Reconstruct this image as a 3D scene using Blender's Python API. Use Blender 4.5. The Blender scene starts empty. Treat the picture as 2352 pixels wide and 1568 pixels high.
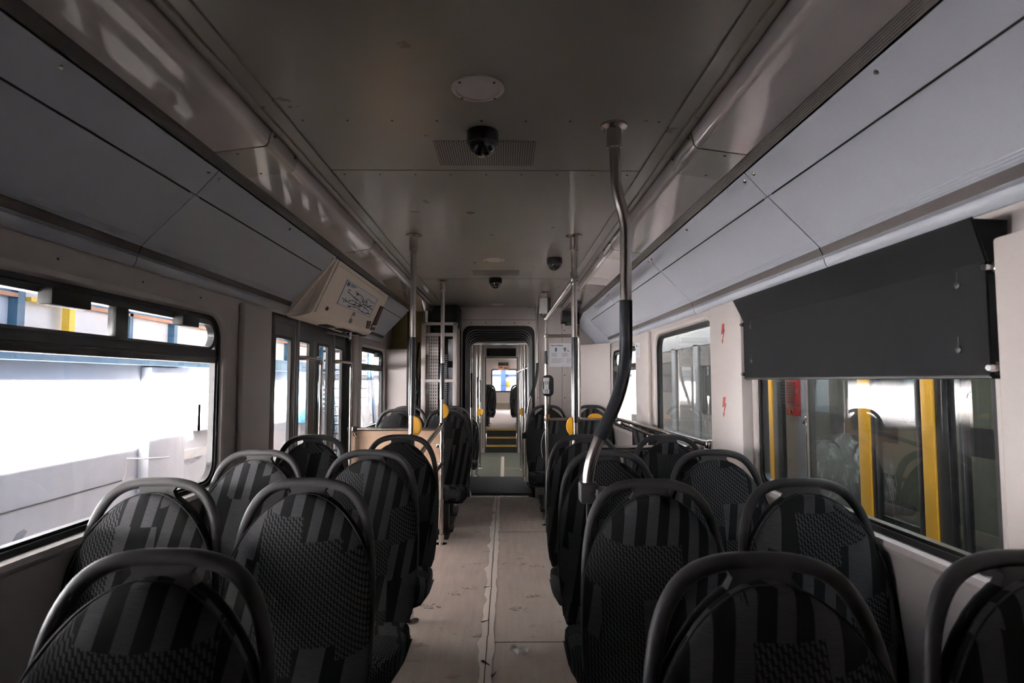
import bpy, bmesh, math, random
from mathutils import Vector as V, Matrix
random.seed(7)
C = bpy.context.scene.collection
SC = bpy.context.scene

# ---------------------------------------------------------------- camera
EYE, FPX, VPX, VPY = 1.29, 1400.0, 1160.0, 874.0
pitch = math.atan((VPY - 784) / FPX)
yaw = math.atan((1176 - VPX) / math.hypot(FPX, VPY - 784))
cd = bpy.data.cameras.new('camera'); cam = bpy.data.objects.new('camera', cd); C.objects.link(cam)
cam.location = (0, 0, EYE); cam.rotation_euler = (math.pi / 2 + pitch, 0, -yaw)
cd.sensor_width = 36; cd.lens = FPX / 2352 * 36; cd.clip_start = .02; cd.clip_end = 300
cd.dof.use_dof = True; cd.dof.focus_distance = 4.5; cd.dof.aperture_fstop = 5.6
SC.camera = cam
# ---------------------------------------------------------------- light
w = bpy.data.worlds.new('world'); SC.world = w; w.use_nodes = True
bg = w.node_tree.nodes['Background']; bg.inputs[0].default_value = (.93, .96, 1, 1); bg.inputs[1].default_value = 1.0
sd = bpy.data.lights.new('sun', 'SUN'); so = bpy.data.objects.new('sun', sd); C.objects.link(so)
sd.energy = 180.0; sd.angle = math.radians(5); sd.color = (1, .955, .91)
so.rotation_euler = V((-.80, .20, -.575)).to_track_quat('-Z', 'Y').to_euler()
vs = SC.view_settings; SC.display_settings.display_device = 'sRGB'
vs.view_transform = 'Standard'; vs.look = 'None'; vs.gamma = 1; vs.use_curve_mapping = False; vs.exposure = 1.62

# ---------------------------------------------------------------- calibrated camera: photo pixel -> place in the tram
Fv = V((math.sin(yaw) * math.cos(pitch), math.cos(yaw) * math.cos(pitch), math.sin(pitch)))
Rv = V((math.cos(yaw), -math.sin(yaw), 0)); Uv = Rv.cross(Fv)
def ray(px, py): return Fv + Rv * ((px - 1176) / FPX) + Uv * ((784 - py) / FPX)
EP = V((0, 0, EYE))
def aY(px, py, y): d = ray(px, py); return EP + d * (y / d.y)
def aX(px, py, x): d = ray(px, py); return EP + d * (x / d.x)
def aZ(px, py, z): d = ray(px, py); return EP + d * ((z - EYE) / d.z)
def aP(px, py, p0, n): d = ray(px, py); return EP + d * ((p0 - EP).dot(n) / d.dot(n))

# ---------------------------------------------------------------- materials
MATS = {}
def srgb(c):
    return tuple(((x / 255) / 12.92 if x / 255 <= .04045 else ((x / 255 + .055) / 1.055) ** 2.4) for x in c) + (1,)
class NT:
    def __init__(s, name):
        s.m = bpy.data.materials.new(name); s.m.use_nodes = True; s.t = s.m.node_tree; s.N = s.t.nodes; s.L = s.t.links
        s.b = s.N['Principled BSDF']; s.out = s.N['Material Output']
    def n(s, typ, **k):
        x = s.N.new(typ)
        for a, v in k.items(): setattr(x, a, v)
        return x
    def put(s, v, sock):
        if hasattr(v, 'is_output') or isinstance(v, bpy.types.NodeSocket): s.L.new(v, sock)
        else: sock.default_value = v
    def math(s, op, a, b=0, c=None):
        x = s.n('ShaderNodeMath', operation=op); s.put(a, x.inputs[0]); s.put(b, x.inputs[1])
        if c is not None: s.put(c, x.inputs[2])
        return x.outputs[0]
    def mix(s, f, a, b):
        x = s.n('ShaderNodeMix', data_type='RGBA'); s.put(f, x.inputs[0]); s.put(a, x.inputs[6]); s.put(b, x.inputs[7]); return x.outputs[2]
    def coord(s, kind='Object'): return s.n('ShaderNodeTexCoord').outputs[kind]
    def noise(s, vec, scale, detail=3, rough=.5):
        x = s.n('ShaderNodeTexNoise'); s.put(vec, x.inputs['Vector']); x.inputs['Scale'].default_value = scale
        x.inputs['Detail'].default_value = detail; x.inputs['Roughness'].default_value = rough; return x.outputs[0]
    def scl(s, vec, sc):
        x = s.n('ShaderNodeMapping'); s.put(vec, x.inputs[0]); x.inputs['Scale'].default_value = sc; return x.outputs[0]
    def ramp(s, f, lo, hi):
        x = s.n('ShaderNodeMapRange'); s.put(f, x.inputs[0]); x.inputs[1].default_value = lo; x.inputs[2].default_value = hi; return x.outputs[0]
    def bump(s, h, st=.2, dist=.002):
        x = s.n('ShaderNodeBump'); s.put(h, x.inputs['Height']); x.inputs['Strength'].default_value = st; x.inputs['Distance'].default_value = dist
        s.L.new(x.outputs[0], s.b.inputs['Normal'])
def mat(name, rgb, rough=.5, metal=0, var=.06, nscale=6, bump=0, bscale=200, spec=.5, coat=0):
    if name in MATS: return MATS[name]
    t = NT(name); b = t.b; c = srgb(rgb)
    nz = t.noise(t.coord(), nscale, 4)
    lo = tuple(x * (1 - var) for x in c[:3]) + (1,); hi = tuple(min(1, x * (1 + var)) for x in c[:3]) + (1,)
    t.put(t.mix(nz, lo, hi), b.inputs['Base Color'])
    b.inputs['Metallic'].default_value = metal; b.inputs['Specular IOR Level'].default_value = spec
    t.put(t.math('MULTIPLY_ADD', nz, .12, rough - .06), b.inputs['Roughness'])
    if coat: b.inputs['Coat Weight'].default_value = coat; b.inputs['Coat Roughness'].default_value = .02 if coat == 1 else .08
    if bump: t.bump(t.noise(t.coord(), bscale, 2), bump)
    MATS[name] = t.m; return t.m

def fabric_mat():
    t = NT('seat_fabric'); co = t.coord()
    oi = t.n('ShaderNodeObjectInfo').outputs['Random']
    sp = t.n('ShaderNodeSeparateXYZ'); t.L.new(co, sp.inputs[0])
    x = t.math('ADD', sp.outputs[0], t.math('MULTIPLY', oi, 7.3)); z = t.math('ADD', t.math('SUBTRACT', sp.outputs[2], sp.outputs[1]), t.math('MULTIPLY', oi, 3.1))
    col = t.math('FLOOR', t.math('DIVIDE', x, .115))
    wn0 = t.n('ShaderNodeTexWhiteNoise', noise_dimensions='1D'); t.L.new(col, wn0.inputs['W'])
    row = t.math('FLOOR', t.math('ADD', t.math('DIVIDE', z, .105), wn0.outputs[0]))
    cell = t.n('ShaderNodeCombineXYZ'); t.L.new(col, cell.inputs[0]); t.L.new(row, cell.inputs[1])
    wn = t.n('ShaderNodeTexWhiteNoise', noise_dimensions='2D'); t.L.new(cell.outputs[0], wn.inputs['Vector']); r = wn.outputs[0]
    u = t.math('SUBTRACT', x, t.math('MULTIPLY', z, .22))
    stripe = t.math('GREATER_THAN', t.math('FRACT', t.math('DIVIDE', u, .062)), .5)
    wide = t.math('GREATER_THAN', t.math('FRACT', t.math('DIVIDE', u, .13)), .45)
    kx = t.math('DIVIDE', x, .0088); kc = t.math('FLOOR', kx)
    kz = t.math('ADD', t.math('DIVIDE', z, .0125), t.math('MULTIPLY', kc, .5))
    chk = t.math('MULTIPLY', t.math('MULTIPLY', t.math('GREATER_THAN', t.math('FRACT', t.math('ADD', kx, t.math('MULTIPLY', t.math('FRACT', kz), .45))), .46), t.math('GREATER_THAN', t.math('FRACT', kz), .18)), 1.0)
    isc = t.math('GREATER_THAN', r, .70); isw = t.math('LESS_THAN', r, .36)
    def sel(f, a, b):
        m = t.n('ShaderNodeMix', data_type='FLOAT'); t.put(f, m.inputs[0]); t.put(a, m.inputs[2]); t.put(b, m.inputs[3]); return m.outputs[0]
    p = sel(isc, sel(isw, stripe, wide), chk)
    thr = t.noise(t.scl(co, (40, 40, 900)), 1, 2)
    p2 = t.math('MULTIPLY', p, t.math('MULTIPLY_ADD', thr, 1.2, .3))
    c = t.mix(p2, srgb((33, 34, 34)), srgb((74, 74, 76))); t.put(c, t.b.inputs['Base Color'])
    t.b.inputs['Roughness'].default_value = .95; t.b.inputs['Specular IOR Level'].default_value = .04
    t.b.inputs['Sheen Weight'].default_value = .0
    t.bump(t.math('ADD', thr, t.math('MULTIPLY', chk, isc)), .25, .0015)
    MATS['fabric'] = t.m
def floor_mat():
    t = NT('floor_board'); co = t.coord()
    n1 = t.noise(co, 3, 6, .6); n2 = t.noise(t.scl(co, (30, 3, 1)), 1, 4); n3 = t.noise(co, 60, 3)
    st = t.ramp(t.noise(t.scl(co, (5, 9, 1)), 1.1, 6, .65), .60, .74)
    c = t.mix(n1, srgb((162, 146, 136)), srgb((202, 186, 176)))
    c = t.mix(t.math('MULTIPLY', n2, .5), c, srgb((116, 103, 95)))
    c = t.mix(t.math('MULTIPLY', st, .9), c, srgb((80, 69, 63)))
    c = t.mix(t.math('MULTIPLY', t.ramp(n3, .62, .72), .35), c, srgb((90, 79, 72)))
    t.put(c, t.b.inputs['Base Color']); t.put(t.math('MULTIPLY_ADD', n1, .3, .42), t.b.inputs['Roughness'])
    t.bump(n3, .12, .001); MATS['floor'] = t.m
def glass_mat(name, tint=(1, 1, 1), dirt=.03, refl=1.0):
    t = NT(name); t.N.remove(t.b)
    tr = t.n('ShaderNodeBsdfTransparent'); tr.inputs[0].default_value = tint + (1,)
    gl = t.n('ShaderNodeBsdfGlossy'); gl.inputs['Roughness'].default_value = .01
    fr = t.n('ShaderNodeFresnel'); fr.inputs[0].default_value = 1.5
    mx = t.n('ShaderNodeMixShader'); t.put(t.math('MULTIPLY', t.math('MULTIPLY', fr.outputs[0], refl), t.math('SUBTRACT', 1, t.n('ShaderNodeNewGeometry').outputs['Backfacing'])), mx.inputs[0]); t.L.new(tr.outputs[0], mx.inputs[1]); t.L.new(gl.outputs[0], mx.inputs[2])
    df = t.n('ShaderNodeBsdfDiffuse'); df.inputs[0].default_value = (.7, .7, .7, 1)
    m2 = t.n('ShaderNodeMixShader'); t.put(t.math('MULTIPLY', t.noise(t.scl(t.coord(), (1, 6, 1)), 2, 4), dirt), m2.inputs[0])
    t.L.new(mx.outputs[0], m2.inputs[1]); t.L.new(df.outputs[0], m2.inputs[2]); t.L.new(m2.outputs[0], t.out.inputs[0])
    MATS[name] = t.m
def wrap_mat():
    t = NT('plastic_wrap'); t.N.remove(t.b)
    tr = t.n('ShaderNodeBsdfTransparent'); gl = t.n('ShaderNodeBsdfGlossy'); gl.inputs['Roughness'].default_value = .12
    df = t.n('ShaderNodeBsdfDiffuse'); df.inputs[0].default_value = (.8, .85, .87, 1)
    bp = t.n('ShaderNodeBump'); bp.inputs['Strength'].default_value = 1; bp.inputs['Distance'].default_value = .03
    nz = t.noise(t.scl(t.coord(), (1, 1, .35)), 22, 6, .65)
    t.L.new(nz, bp.inputs['Height']); t.L.new(bp.outputs[0], gl.inputs['Normal'])
    m1 = t.n('ShaderNodeMixShader'); m1.inputs[0].default_value = .3; t.L.new(tr.outputs[0], m1.inputs[1]); t.L.new(gl.outputs[0], m1.inputs[2])
    m2 = t.n('ShaderNodeMixShader'); t.put(t.math('MULTIPLY', t.ramp(nz, .5, .62), .5), m2.inputs[0]); t.L.new(m1.outputs[0], m2.inputs[1]); t.L.new(df.outputs[0], m2.inputs[2])
    t.L.new(m2.outputs[0], t.out.inputs[0]); MATS['wrap'] = t.m
def grille_mat():
    t = NT('perforated'); sp = t.n('ShaderNodeSeparateXYZ'); t.L.new(t.coord(), sp.inputs[0])
    a = t.math('DIVIDE', sp.outputs[0], .0085); b = t.math('DIVIDE', sp.outputs[1], .022)
    b = t.math('ADD', b, t.math('MULTIPLY', t.math('FLOOR', a), .5))
    fa = t.math('ABSOLUTE', t.math('SUBTRACT', t.math('FRACT', a), .5)); fb = t.math('ABSOLUTE', t.math('SUBTRACT', t.math('FRACT', b), .5))
    h = t.math('MULTIPLY', t.math('LESS_THAN', fa, .24), t.math('LESS_THAN', fb, .36))
    t.put(t.mix(h, srgb((150, 141, 133)), srgb((12, 11, 10))), t.b.inputs['Base Color']); t.b.inputs['Roughness'].default_value = .5; MATS['grille'] = t.m
def rack_mat():
    t = NT('slotted_duct'); sp = t.n('ShaderNodeSeparateXYZ'); t.L.new(t.coord(), sp.inputs[0])
    a = t.math('DIVIDE', sp.outputs[0], .024); b = t.math('DIVIDE', sp.outputs[2], .034)
    fa = t.math('ABSOLUTE', t.math('SUBTRACT', t.math('FRACT', a), .5)); fb = t.math('ABSOLUTE', t.math('SUBTRACT', t.math('FRACT', b), .5))
    h = t.math('MULTIPLY', t.math('LESS_THAN', fa, .17), t.math('LESS_THAN', fb, .3))
    t.put(t.mix(h, srgb((196, 186, 182)), srgb((14, 13, 12))), t.b.inputs['Base Color']); t.b.inputs['Roughness'].default_value = .5; MATS['duct'] = t.m
def facade_mat():
    t = NT('facade_render'); co = t.coord()
    n1 = t.noise(co, .8, 6, .6); n2 = t.noise(t.scl(co, (1, 6, .7)), 1, 5)
    sp = t.n('ShaderNodeSeparateXYZ'); t.L.new(co, sp.inputs[0])
    low = t.math('MULTIPLY', t.ramp(sp.outputs[2], .45, -.2), t.ramp(n1, .5, .7))
    c = t.mix(n2, srgb((164, 164, 168)), srgb((178, 178, 182))); c = t.mix(t.math('MULTIPLY', low, .6), c, srgb((138, 127, 114)))
    t.put(c, t.b.inputs['Base Color']); t.b.inputs['Roughness'].default_value = .8; MATS['facade'] = t.m
def wood_mat():
    t = NT('plywood'); co = t.coord()
    n = t.noise(t.scl(co, (2, 2, 14)), 1.2, 5, .6); t.put(t.mix(n, srgb((196, 158, 128)), srgb((222, 190, 162))), t.b.inputs['Base Color'])
    t.b.inputs['Roughness'].default_value = .45; MATS['wood'] = t.m
fabric_mat(); floor_mat(); glass_mat('glass'); glass_mat('glass_dark', (.55, .6, .62), .02, 1.6); glass_mat('glass_right', (.93, .95, .95), .03, 1.1)
wrap_mat(); grille_mat(); rack_mat(); facade_mat(); wood_mat()
glass_mat('sheet', (.75, .77, .8), .75)
M = MATS
mat('wall', (196, 187, 183), .42, var=.03, bump=.05, bscale=300)
mat('ceiling', (148, 141, 130), .3, var=.03, coat=.22, bump=.04, bscale=400)
mat('cove', (190, 193, 202), .5, var=.02, bump=.1, bscale=700)
mat('strip', (76, 68, 66), .5); mat('trim', (74, 65, 58), .5); mat('gap', (14, 13, 12), .7)
mat('lamp', (196, 186, 184), .1, var=.02, coat=1); mat('lampcap', (176, 168, 160), .12, var=.02, coat=1)
mat('speaker', (214, 202, 196), .5); mat('plastic', (60, 59, 60), .5, spec=.25, var=.05, bump=.08, bscale=900)
mat('shell', (20, 20, 21), .6, spec=.2); mat('steel', (190, 182, 176), .24, 1, var=.05); mat('chrome', (214, 212, 210), .1, 1)
mat('sleeve', (40, 42, 46), .22, coat=.5); mat('yellow', (240, 178, 40), .4); mat('black', (16, 16, 17), .4); mat('dome', (20, 20, 20), .06, coat=1)
mat('frame', (30, 30, 31), .35); mat('rubber', (20, 20, 20), .6); mat('alu', (120, 120, 122), .35, 1); mat('doorframe', (58, 56, 54), .45); mat('blackedge', (5, 5, 5), .7, spec=.1)
mat('board', (36, 36, 37), .85, spec=.12, bump=.1, bscale=900); mat('red', (168, 40, 36), .4); mat('redbox', (176, 34, 40), .35); mat('darkred', (104, 36, 30), .5)
mat('paper', (222, 222, 226), .5); mat('ink', (50, 50, 54), .6); mat('inkl', (140, 140, 146), .6); mat('blueink', (60, 96, 150), .5); mat('greyint', (120, 124, 132), .5)
mat('white', (232, 230, 228), .5); mat('blue', (58, 108, 140), .5); mat('bluepale', (120, 160, 200), .5); mat('copper', (186, 132, 104), .5); mat('ypaint', (250, 206, 60), .5)
mat('clad', (250, 250, 250), .6); mat('boxgrey', (186, 184, 182), .5); mat('ground', (96, 92, 88), .9); mat('mat_rubber', (62, 68, 76), .6, var=.15)
mat('lowfloor', (112, 116, 104), .35, var=.12); mat('riser', (52, 52, 52), .6); mat('nosing', (206, 160, 66), .5); mat('rackwhite', (206, 196, 190), .5)
mat('wire', (36, 34, 34), .5); mat('cable', (206, 204, 198), .5); mat('teal', (60, 130, 140), .5); mat('beigepanel', (190, 168, 120), .6); mat('navy', (22, 30, 44), .35)
mat('neighbody', (150, 152, 155), .35); mat('neighdark', (22, 24, 26), .3); mat('neighgrey', (150, 154, 162), .4); mat('orange', (220, 140, 50), .5)
mat('tape', (218, 205, 196), .5, var=.1); mat('stain', (84, 72, 66), .8); mat('neighint', (96, 94, 80), .6); mat('piping', (16, 16, 17), .7)

# ---------------------------------------------------------------- mesh helpers
class MB:
    def __init__(s): s.bm = bmesh.new()
    def verts(s, ps): return [s.bm.verts.new(p) for p in ps]
    def face(s, vs):
        try: return s.bm.faces.new(vs)
        except ValueError: return None
    def poly(s, ps): s.face(s.verts(ps)); return s
    def box(s, x0, x1, y0, y1, z0, z1, bev=0, seg=2):
        r = bmesh.ops.create_cube(s.bm, size=1)
        for v in r['verts']: v.co = V(((x0 + x1) / 2 + v.co.x * (x1 - x0), (y0 + y1) / 2 + v.co.y * (y1 - y0), (z0 + z1) / 2 + v.co.z * (z1 - z0)))
        if bev:
            es = list({e for v in r['verts'] for e in v.link_edges}); bmesh.ops.bevel(s.bm, geom=es, offset=bev, segments=seg, profile=.5, affect='EDGES')
        return s
    def loft(s, rings, cap=True, closed=True):
        vr = [s.verts(r) for r in rings]
        for a, b in zip(vr, vr[1:]):
            n = len(a)
            for i in range(n if closed else n - 1): s.face([a[i], a[(i + 1) % n], b[(i + 1) % n], b[i]])
        if cap: s.face(vr[0][::-1]); s.face(vr[-1])
        return s
    def prism(s, poly, d):          # closed polygon (3D) swept by vector d
        d = V(d); return s.loft([[V(p) for p in poly], [V(p) + d for p in poly]])
    def sweepY(s, prof, y0, y1, th=None):   # (x,z) outline closed, swept along Y
        return s.loft([[V((x, y0, z)) for x, z in prof], [V((x, y1, z)) for x, z in prof]])
    def tube(s, path, r, seg=12, cap=True, flat=None):
        P = [V(p) for p in path]; n = len(P); R = r if isinstance(r, (list, tuple)) else [r] * n
        tg = [(P[min(i + 1, n - 1)] - P[max(i - 1, 0)]).normalized() for i in range(n)]
        up = V((0, 1, 0)) if abs(tg[0].y) < .9 else V((1, 0, 0))
        a = (up - tg[0] * up.dot(tg[0])).normalized(); rings = []
        for i in range(n):
            a = (a - tg[i] * a.dot(tg[i])).normalized(); b = tg[i].cross(a)
            ra = R[i] * (flat or 1)
            rings.append([P[i] + a * (ra * math.cos(2 * math.pi * k / seg)) + b * (R[i] * math.sin(2 * math.pi * k / seg)) for k in range(seg)])
        return s.loft(rings, cap)
    def lathe(s, c, prof, axis=(0, 0, 1), seg=24):   # prof: (radius, height) list
        c = V(c); ax = V(axis).normalized(); u = ax.orthogonal().normalized(); v = ax.cross(u)
        return s.loft([[c + ax * h + u * (r * math.cos(2 * math.pi * k / seg)) + v * (r * math.sin(2 * math.pi * k / seg)) for k in range(seg)] for r, h in prof])
    def sphere(s, c, r, sc=(1, 1, 1)):
        q = bmesh.ops.create_uvsphere(s.bm, u_segments=16, v_segments=10, radius=r)
        for v in q['verts']: v.co = V((v.co.x * sc[0], v.co.y * sc[1], v.co.z * sc[2])) + V(c)
        return s
    def build(s, name, m, parent=None, loc=(0, 0, 0), smooth=True, ang=38, outer=None):
        loc = V(loc); me = bpy.data.meshes.new(name)
        bmesh.ops.recalc_face_normals(s.bm, faces=s.bm.faces)
        bmesh.ops.translate(s.bm, verts=s.bm.verts, vec=-loc)
        s.bm.to_mesh(me); s.bm.free()
        me.materials.append(M[m] if isinstance(m, str) else m)
        if outer:                     # outer skin of the car body: (material, test on face centre and normal)
            me.materials.append(M[outer[0]])
            for p in me.polygons:
                if outer[1](p.center + loc, p.normal): p.material_index = 1
        if smooth:
            for p in me.polygons: p.use_smooth = True
            me.set_sharp_from_angle(angle=math.radians(ang))
        o = bpy.data.objects.new(name, me); C.objects.link(o)
        if parent: o.parent = parent
        else: o.location = loc
        return o
def tag(o, label=None, cat=None, group=None, kind=None):
    if label: o['label'] = label
    if cat: o['category'] = cat
    if group: o['group'] = group
    if kind: o['kind'] = kind
    return o
class T:                              # a thing: an Empty that parents its parts
    def __init__(s, name, label, cat, loc, group=None):
        s.o = bpy.data.objects.new(name, None); C.objects.link(s.o); s.o.location = loc; s.loc = V(loc); s.o.empty_display_size = .1
        tag(s.o, label, cat, group)
    def part(s, name, mb, m, under=None, label=None, **k):
        o = mb.build(name, m, under or s.o, s.loc, **k)
        if label: o['label'] = label
        return o
def many(t, name, mbs, m, under=None, **k):
    for b in mbs: t.part(name, b, m, under, **k)
def single(name, mb, m, label, cat, loc, group=None, **k): return tag(mb.build(name, m, None, loc, **k), label, cat, group)
def struct(name, mb, m, parent=None, **k):
    o = mb.build(name, m, parent, **k)
    if not parent: o['kind'] = 'structure'
    return o
def copy_tree(o, parent=None):
    c = o.copy(); C.objects.link(c)
    if parent: c.parent = parent
    for ch in list(o.children): copy_tree(ch, c)
    return c
def fillet(pts, rad, n=6):
    P = [V(p) for p in pts]; out = [P[0]]
    for i in range(1, len(P) - 1):
        a, b, c = P[i - 1], P[i], P[i + 1]; u = (a - b); v = (c - b); r = min(rad, u.length * .48, v.length * .48)
        p0 = b + u.normalized() * r; p1 = b + v.normalized() * r
        for k in range(n + 1):
            t = k / n; out.append(p0 * (1 - t) ** 2 + b * (2 * t * (1 - t)) + p1 * t ** 2)
    out.append(P[-1]); return out
def smooth_path(pts, n=6):
    P = [V(p) for p in pts]; out = []
    for i in range(len(P) - 1):
        p0, p1, p2, p3 = P[max(i - 1, 0)], P[i], P[i + 1], P[min(i + 2, len(P) - 1)]
        for k in range(n):
            t = k / n; out.append(.5 * ((2 * p1) + (p2 - p0) * t + (2 * p0 - 5 * p1 + 4 * p2 - p3) * t * t + (3 * p1 - p0 - 3 * p2 + p3) * t ** 3))
    out.append(P[-1]); return out
def rrect(a0, a1, b0, b1, r, n=6):
    out = []
    for ca, cb, s in ((a1 - r, b1 - r, 0), (a0 + r, b1 - r, 1), (a0 + r, b0 + r, 2), (a1 - r, b0 + r, 3)):
        for k in range(n + 1):
            t = math.pi / 2 * (s + k / n); out.append((ca + r * math.cos(t), cb + r * math.sin(t)))
    return out
def ring_x(mb, x0, x1, o, i):          # frame between two (y,z) outlines, from x0 to x1
    return mb.loft([[V((x0, y, z)) for y, z in o], [V((x1, y, z)) for y, z in o], [V((x1, y, z)) for y, z in i], [V((x0, y, z)) for y, z in i], [V((x0, y, z)) for y, z in o]], cap=False)
def wall_panel(mb, side, y0, y1, z0, z1, hole, r=.1, n=8):
    """inner wall sheet with a rounded window hole and a soft reveal; side -1/+1"""
    xw = XL if side < 0 else XR; s = side
    if hole is None: return mb.box(min(xw, xw + s * .1), max(xw, xw + s * .1), y0, y1, z0, z1)
    a0, a1, b0, b1 = hole
    L = [(0, rrect(y0, y1, z0, z1, .001, n)), (0, rrect(a0 - .04, a1 + .04, b0 - .04, b1 + .04, r + .04, n)), (-.008, rrect(a0 - .028, a1 + .028, b0 - .028, b1 + .028, r + .03, n)),
         (-.004, rrect(a0 - .012, a1 + .012, b0 - .012, b1 + .012, r + .012, n)), (.012, rrect(a0, a1, b0, b1, r, n)), (.05, rrect(a0, a1, b0, b1, r, n)), (.05, rrect(y0, y1, z0, z1, .001, n))]
    L.append(L[0])
    return mb.loft([[V((xw + s * d, y, z)) for y, z in p] for d, p in L], cap=False)
class Patch:                           # flat print: four corners tl, tr, br, bl
    def __init__(s, tl, tr, br, bl):
        s.c = [V(p) for p in (tl, tr, br, bl)]; s.n = (s.c[1] - s.c[0]).cross(s.c[3] - s.c[0]).normalized()
        if s.n.dot(EP - s.c[0]) < 0: s.n = -s.n
    def p(s, u, v, off=0):
        tl, tr, br, bl = s.c; return (tl * (1 - u) + tr * u) * (1 - v) + (bl * (1 - u) + br * u) * v + s.n * off
    def rect(s, mb, u0, v0, u1, v1, off=.001, th=.0012): return mb.prism([s.p(u0, v0, off), s.p(u1, v0, off), s.p(u1, v1, off), s.p(u0, v1, off)], s.n * th)
    def slab(s, mb, th=.002): return mb.prism([c.copy() for c in s.c], -s.n * th)
def lettering(text, size, patch, u, v, m, name, thing, under=None, off=.002):
    cu = bpy.data.curves.new('lettering', 'FONT'); cu.body = text; cu.size = size; cu.extrude = .0004; cu.offset = size * .02
    o = bpy.data.objects.new('lettering', cu); C.objects.link(o)
    me = bpy.data.meshes.new_from_object(o.evaluated_get(bpy.context.evaluated_depsgraph_get())); C.objects.unlink(o); bpy.data.objects.remove(o)
    ex = (patch.c[1] - patch.c[0]).normalized(); ez = patch.n; ey = ez.cross(ex)
    org = patch.p(u, v, off); me.transform(Matrix(((ex.x, ey.x, ez.x, org.x), (ex.y, ey.y, ez.y, org.y), (ex.z, ey.z, ez.z, org.z), (0, 0, 0, 1))))
    me.transform(Matrix.Translation(-thing.loc)); me.materials.clear(); me.materials.append(M[m])
    q = bpy.data.objects.new(name, me); C.objects.link(q); q.parent = under or thing.o; return q
mat('skin', (30, 70, 110), .3)
mat('cover', (236, 222, 208), .42, var=.03, bump=.05, bscale=300); mat('lit', (255, 240, 200), .5)
M['lit'].node_tree.nodes['Principled BSDF'].inputs['Emission Color'].default_value = (1, .9, .7, 1); M['lit'].node_tree.nodes['Principled BSDF'].inputs['Emission Strength'].default_value = 1.5
mat('gateblue', (34, 66, 120), .5); mat('gateyellow', (200, 150, 40), .5)
# ================================================================ the tram body
CX, XL, XR, CEIL = -.075, -1.25, 1.10, 2.105
YR, YF = -2.6, 6.78          # rear wall, bulkhead with the portal
Y2 = 13.6                    # second bulkhead, at the stairs
Y3 = 24.0                    # end wall
def X(side, w): return CX + side * w
# floor of the front saloon, seam tape and transverse joints
b = MB().box(XL - .08, XR + .08, YR, YF + .1, -.12, 0); fl = struct('floor', b, 'floor')
b = MB(); tp = []
for k in range(60):
    y = 1.9 + k * .085; j = random.uniform(-.009, .009)
    tp.append((CX - .018 - .026 + j * (1 + (k % 7 == 0) * 2), CX - .012 + .034 + random.uniform(-.008, .008), y))
for (a, c, y), (a2, c2, y2) in zip(tp, tp[1:]): b.prism([(a, y, .0005), (c, y, .0005), (c2, y2, .0005), (a2, y2, .0005)], (0, 0, .0016))
struct('joint_tape', b, 'tape', fl)
b = MB()
for k in range(59):
    (_, _, y), (_, _, y2) = tp[k], tp[k + 1]; xa = CX - .012 + random.uniform(-.002, .002)
    b.box(xa - .002, xa + .002, y, y2, .002, .003)
b.box(CX, XR, 3.10, 3.105, .0005, .0015).box(CX, XR, 5.30, 5.305, .0005, .0015)
for x, y, l, a in ((CX - .05, 3.35, .05, .6), (CX - .03, 2.9, .06, -.9), (CX - .055, 3.9, .04, .3), (CX + .02, 2.75, .05, 1.2)):
    d = V((math.cos(a), math.sin(a), 0)) * l; n = V((-d.y, d.x, 0)) * .12
    b.prism([V((x, y, .0025)) - n, V((x, y, .0025)) + d, V((x, y, .0025)) + n], (0, 0, .002))
struct('joint_line', b, 'gap', fl)
b = MB()                                       # dirty shoe marks pressed into the floor
for px, py, s, a in ((1225, 1370, .055, .1), (990, 1392, .06, -.2), (1050, 1362, .05, .3), (1085, 1348, .06, .4), (1190, 1398, .05, 0), (1232, 1300, .05, -.2), (1102, 1293, .04, .2), (1160, 1293, .03, .9)):
    c = aZ(px, py, .0006)
    for i in range(7):
        for j in range(4):
            if random.random() < .35 or (i - 3) ** 2 / 10 + (j - 1.5) ** 2 / 3 > 1.05: continue
            x = (i - 3 + random.uniform(-.3, .3)) * s * .3; y = (j - 1.5 + random.uniform(-.3, .3)) * s * .36; xr = x * math.cos(a) - y * math.sin(a); yr = x * math.sin(a) + y * math.cos(a)
            h = s * random.uniform(.05, .17); b.box(c.x + xr - h, c.x + xr + h, c.y + yr - h * .5, c.y + yr + h * .5, .0004, .0009)
struct('scuff_mark', b, 'stain', fl)
# ceiling, roof shell
b = MB().box(XL - .1, XR + .1, YR, YF + .1, CEIL, 2.62); ce = struct('ceiling', b, 'ceiling', outer=('skin', lambda c, n: abs(n.x) > .5))
b = MB()
for y in (2.32, 4.84): b.box(X(-1, .64), X(1, .64), y, y + .003, CEIL - .0012, CEIL)
struct('joint_line', b, 'trim', ce)
b = MB()
for y in (1.87, 2.37, 4.35, 4.9):
    for k in range(9): b.lathe((X(1, -.56 + k * .14), y, CEIL), [(.004, 0), (.003, -.002)], seg=8)
struct('screw_head', b, 'trim', ce)
struct('wall_rear', MB().box(XL - .1, XR + .1, YR - .06, YR, -.1, CEIL), 'wall')
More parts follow.
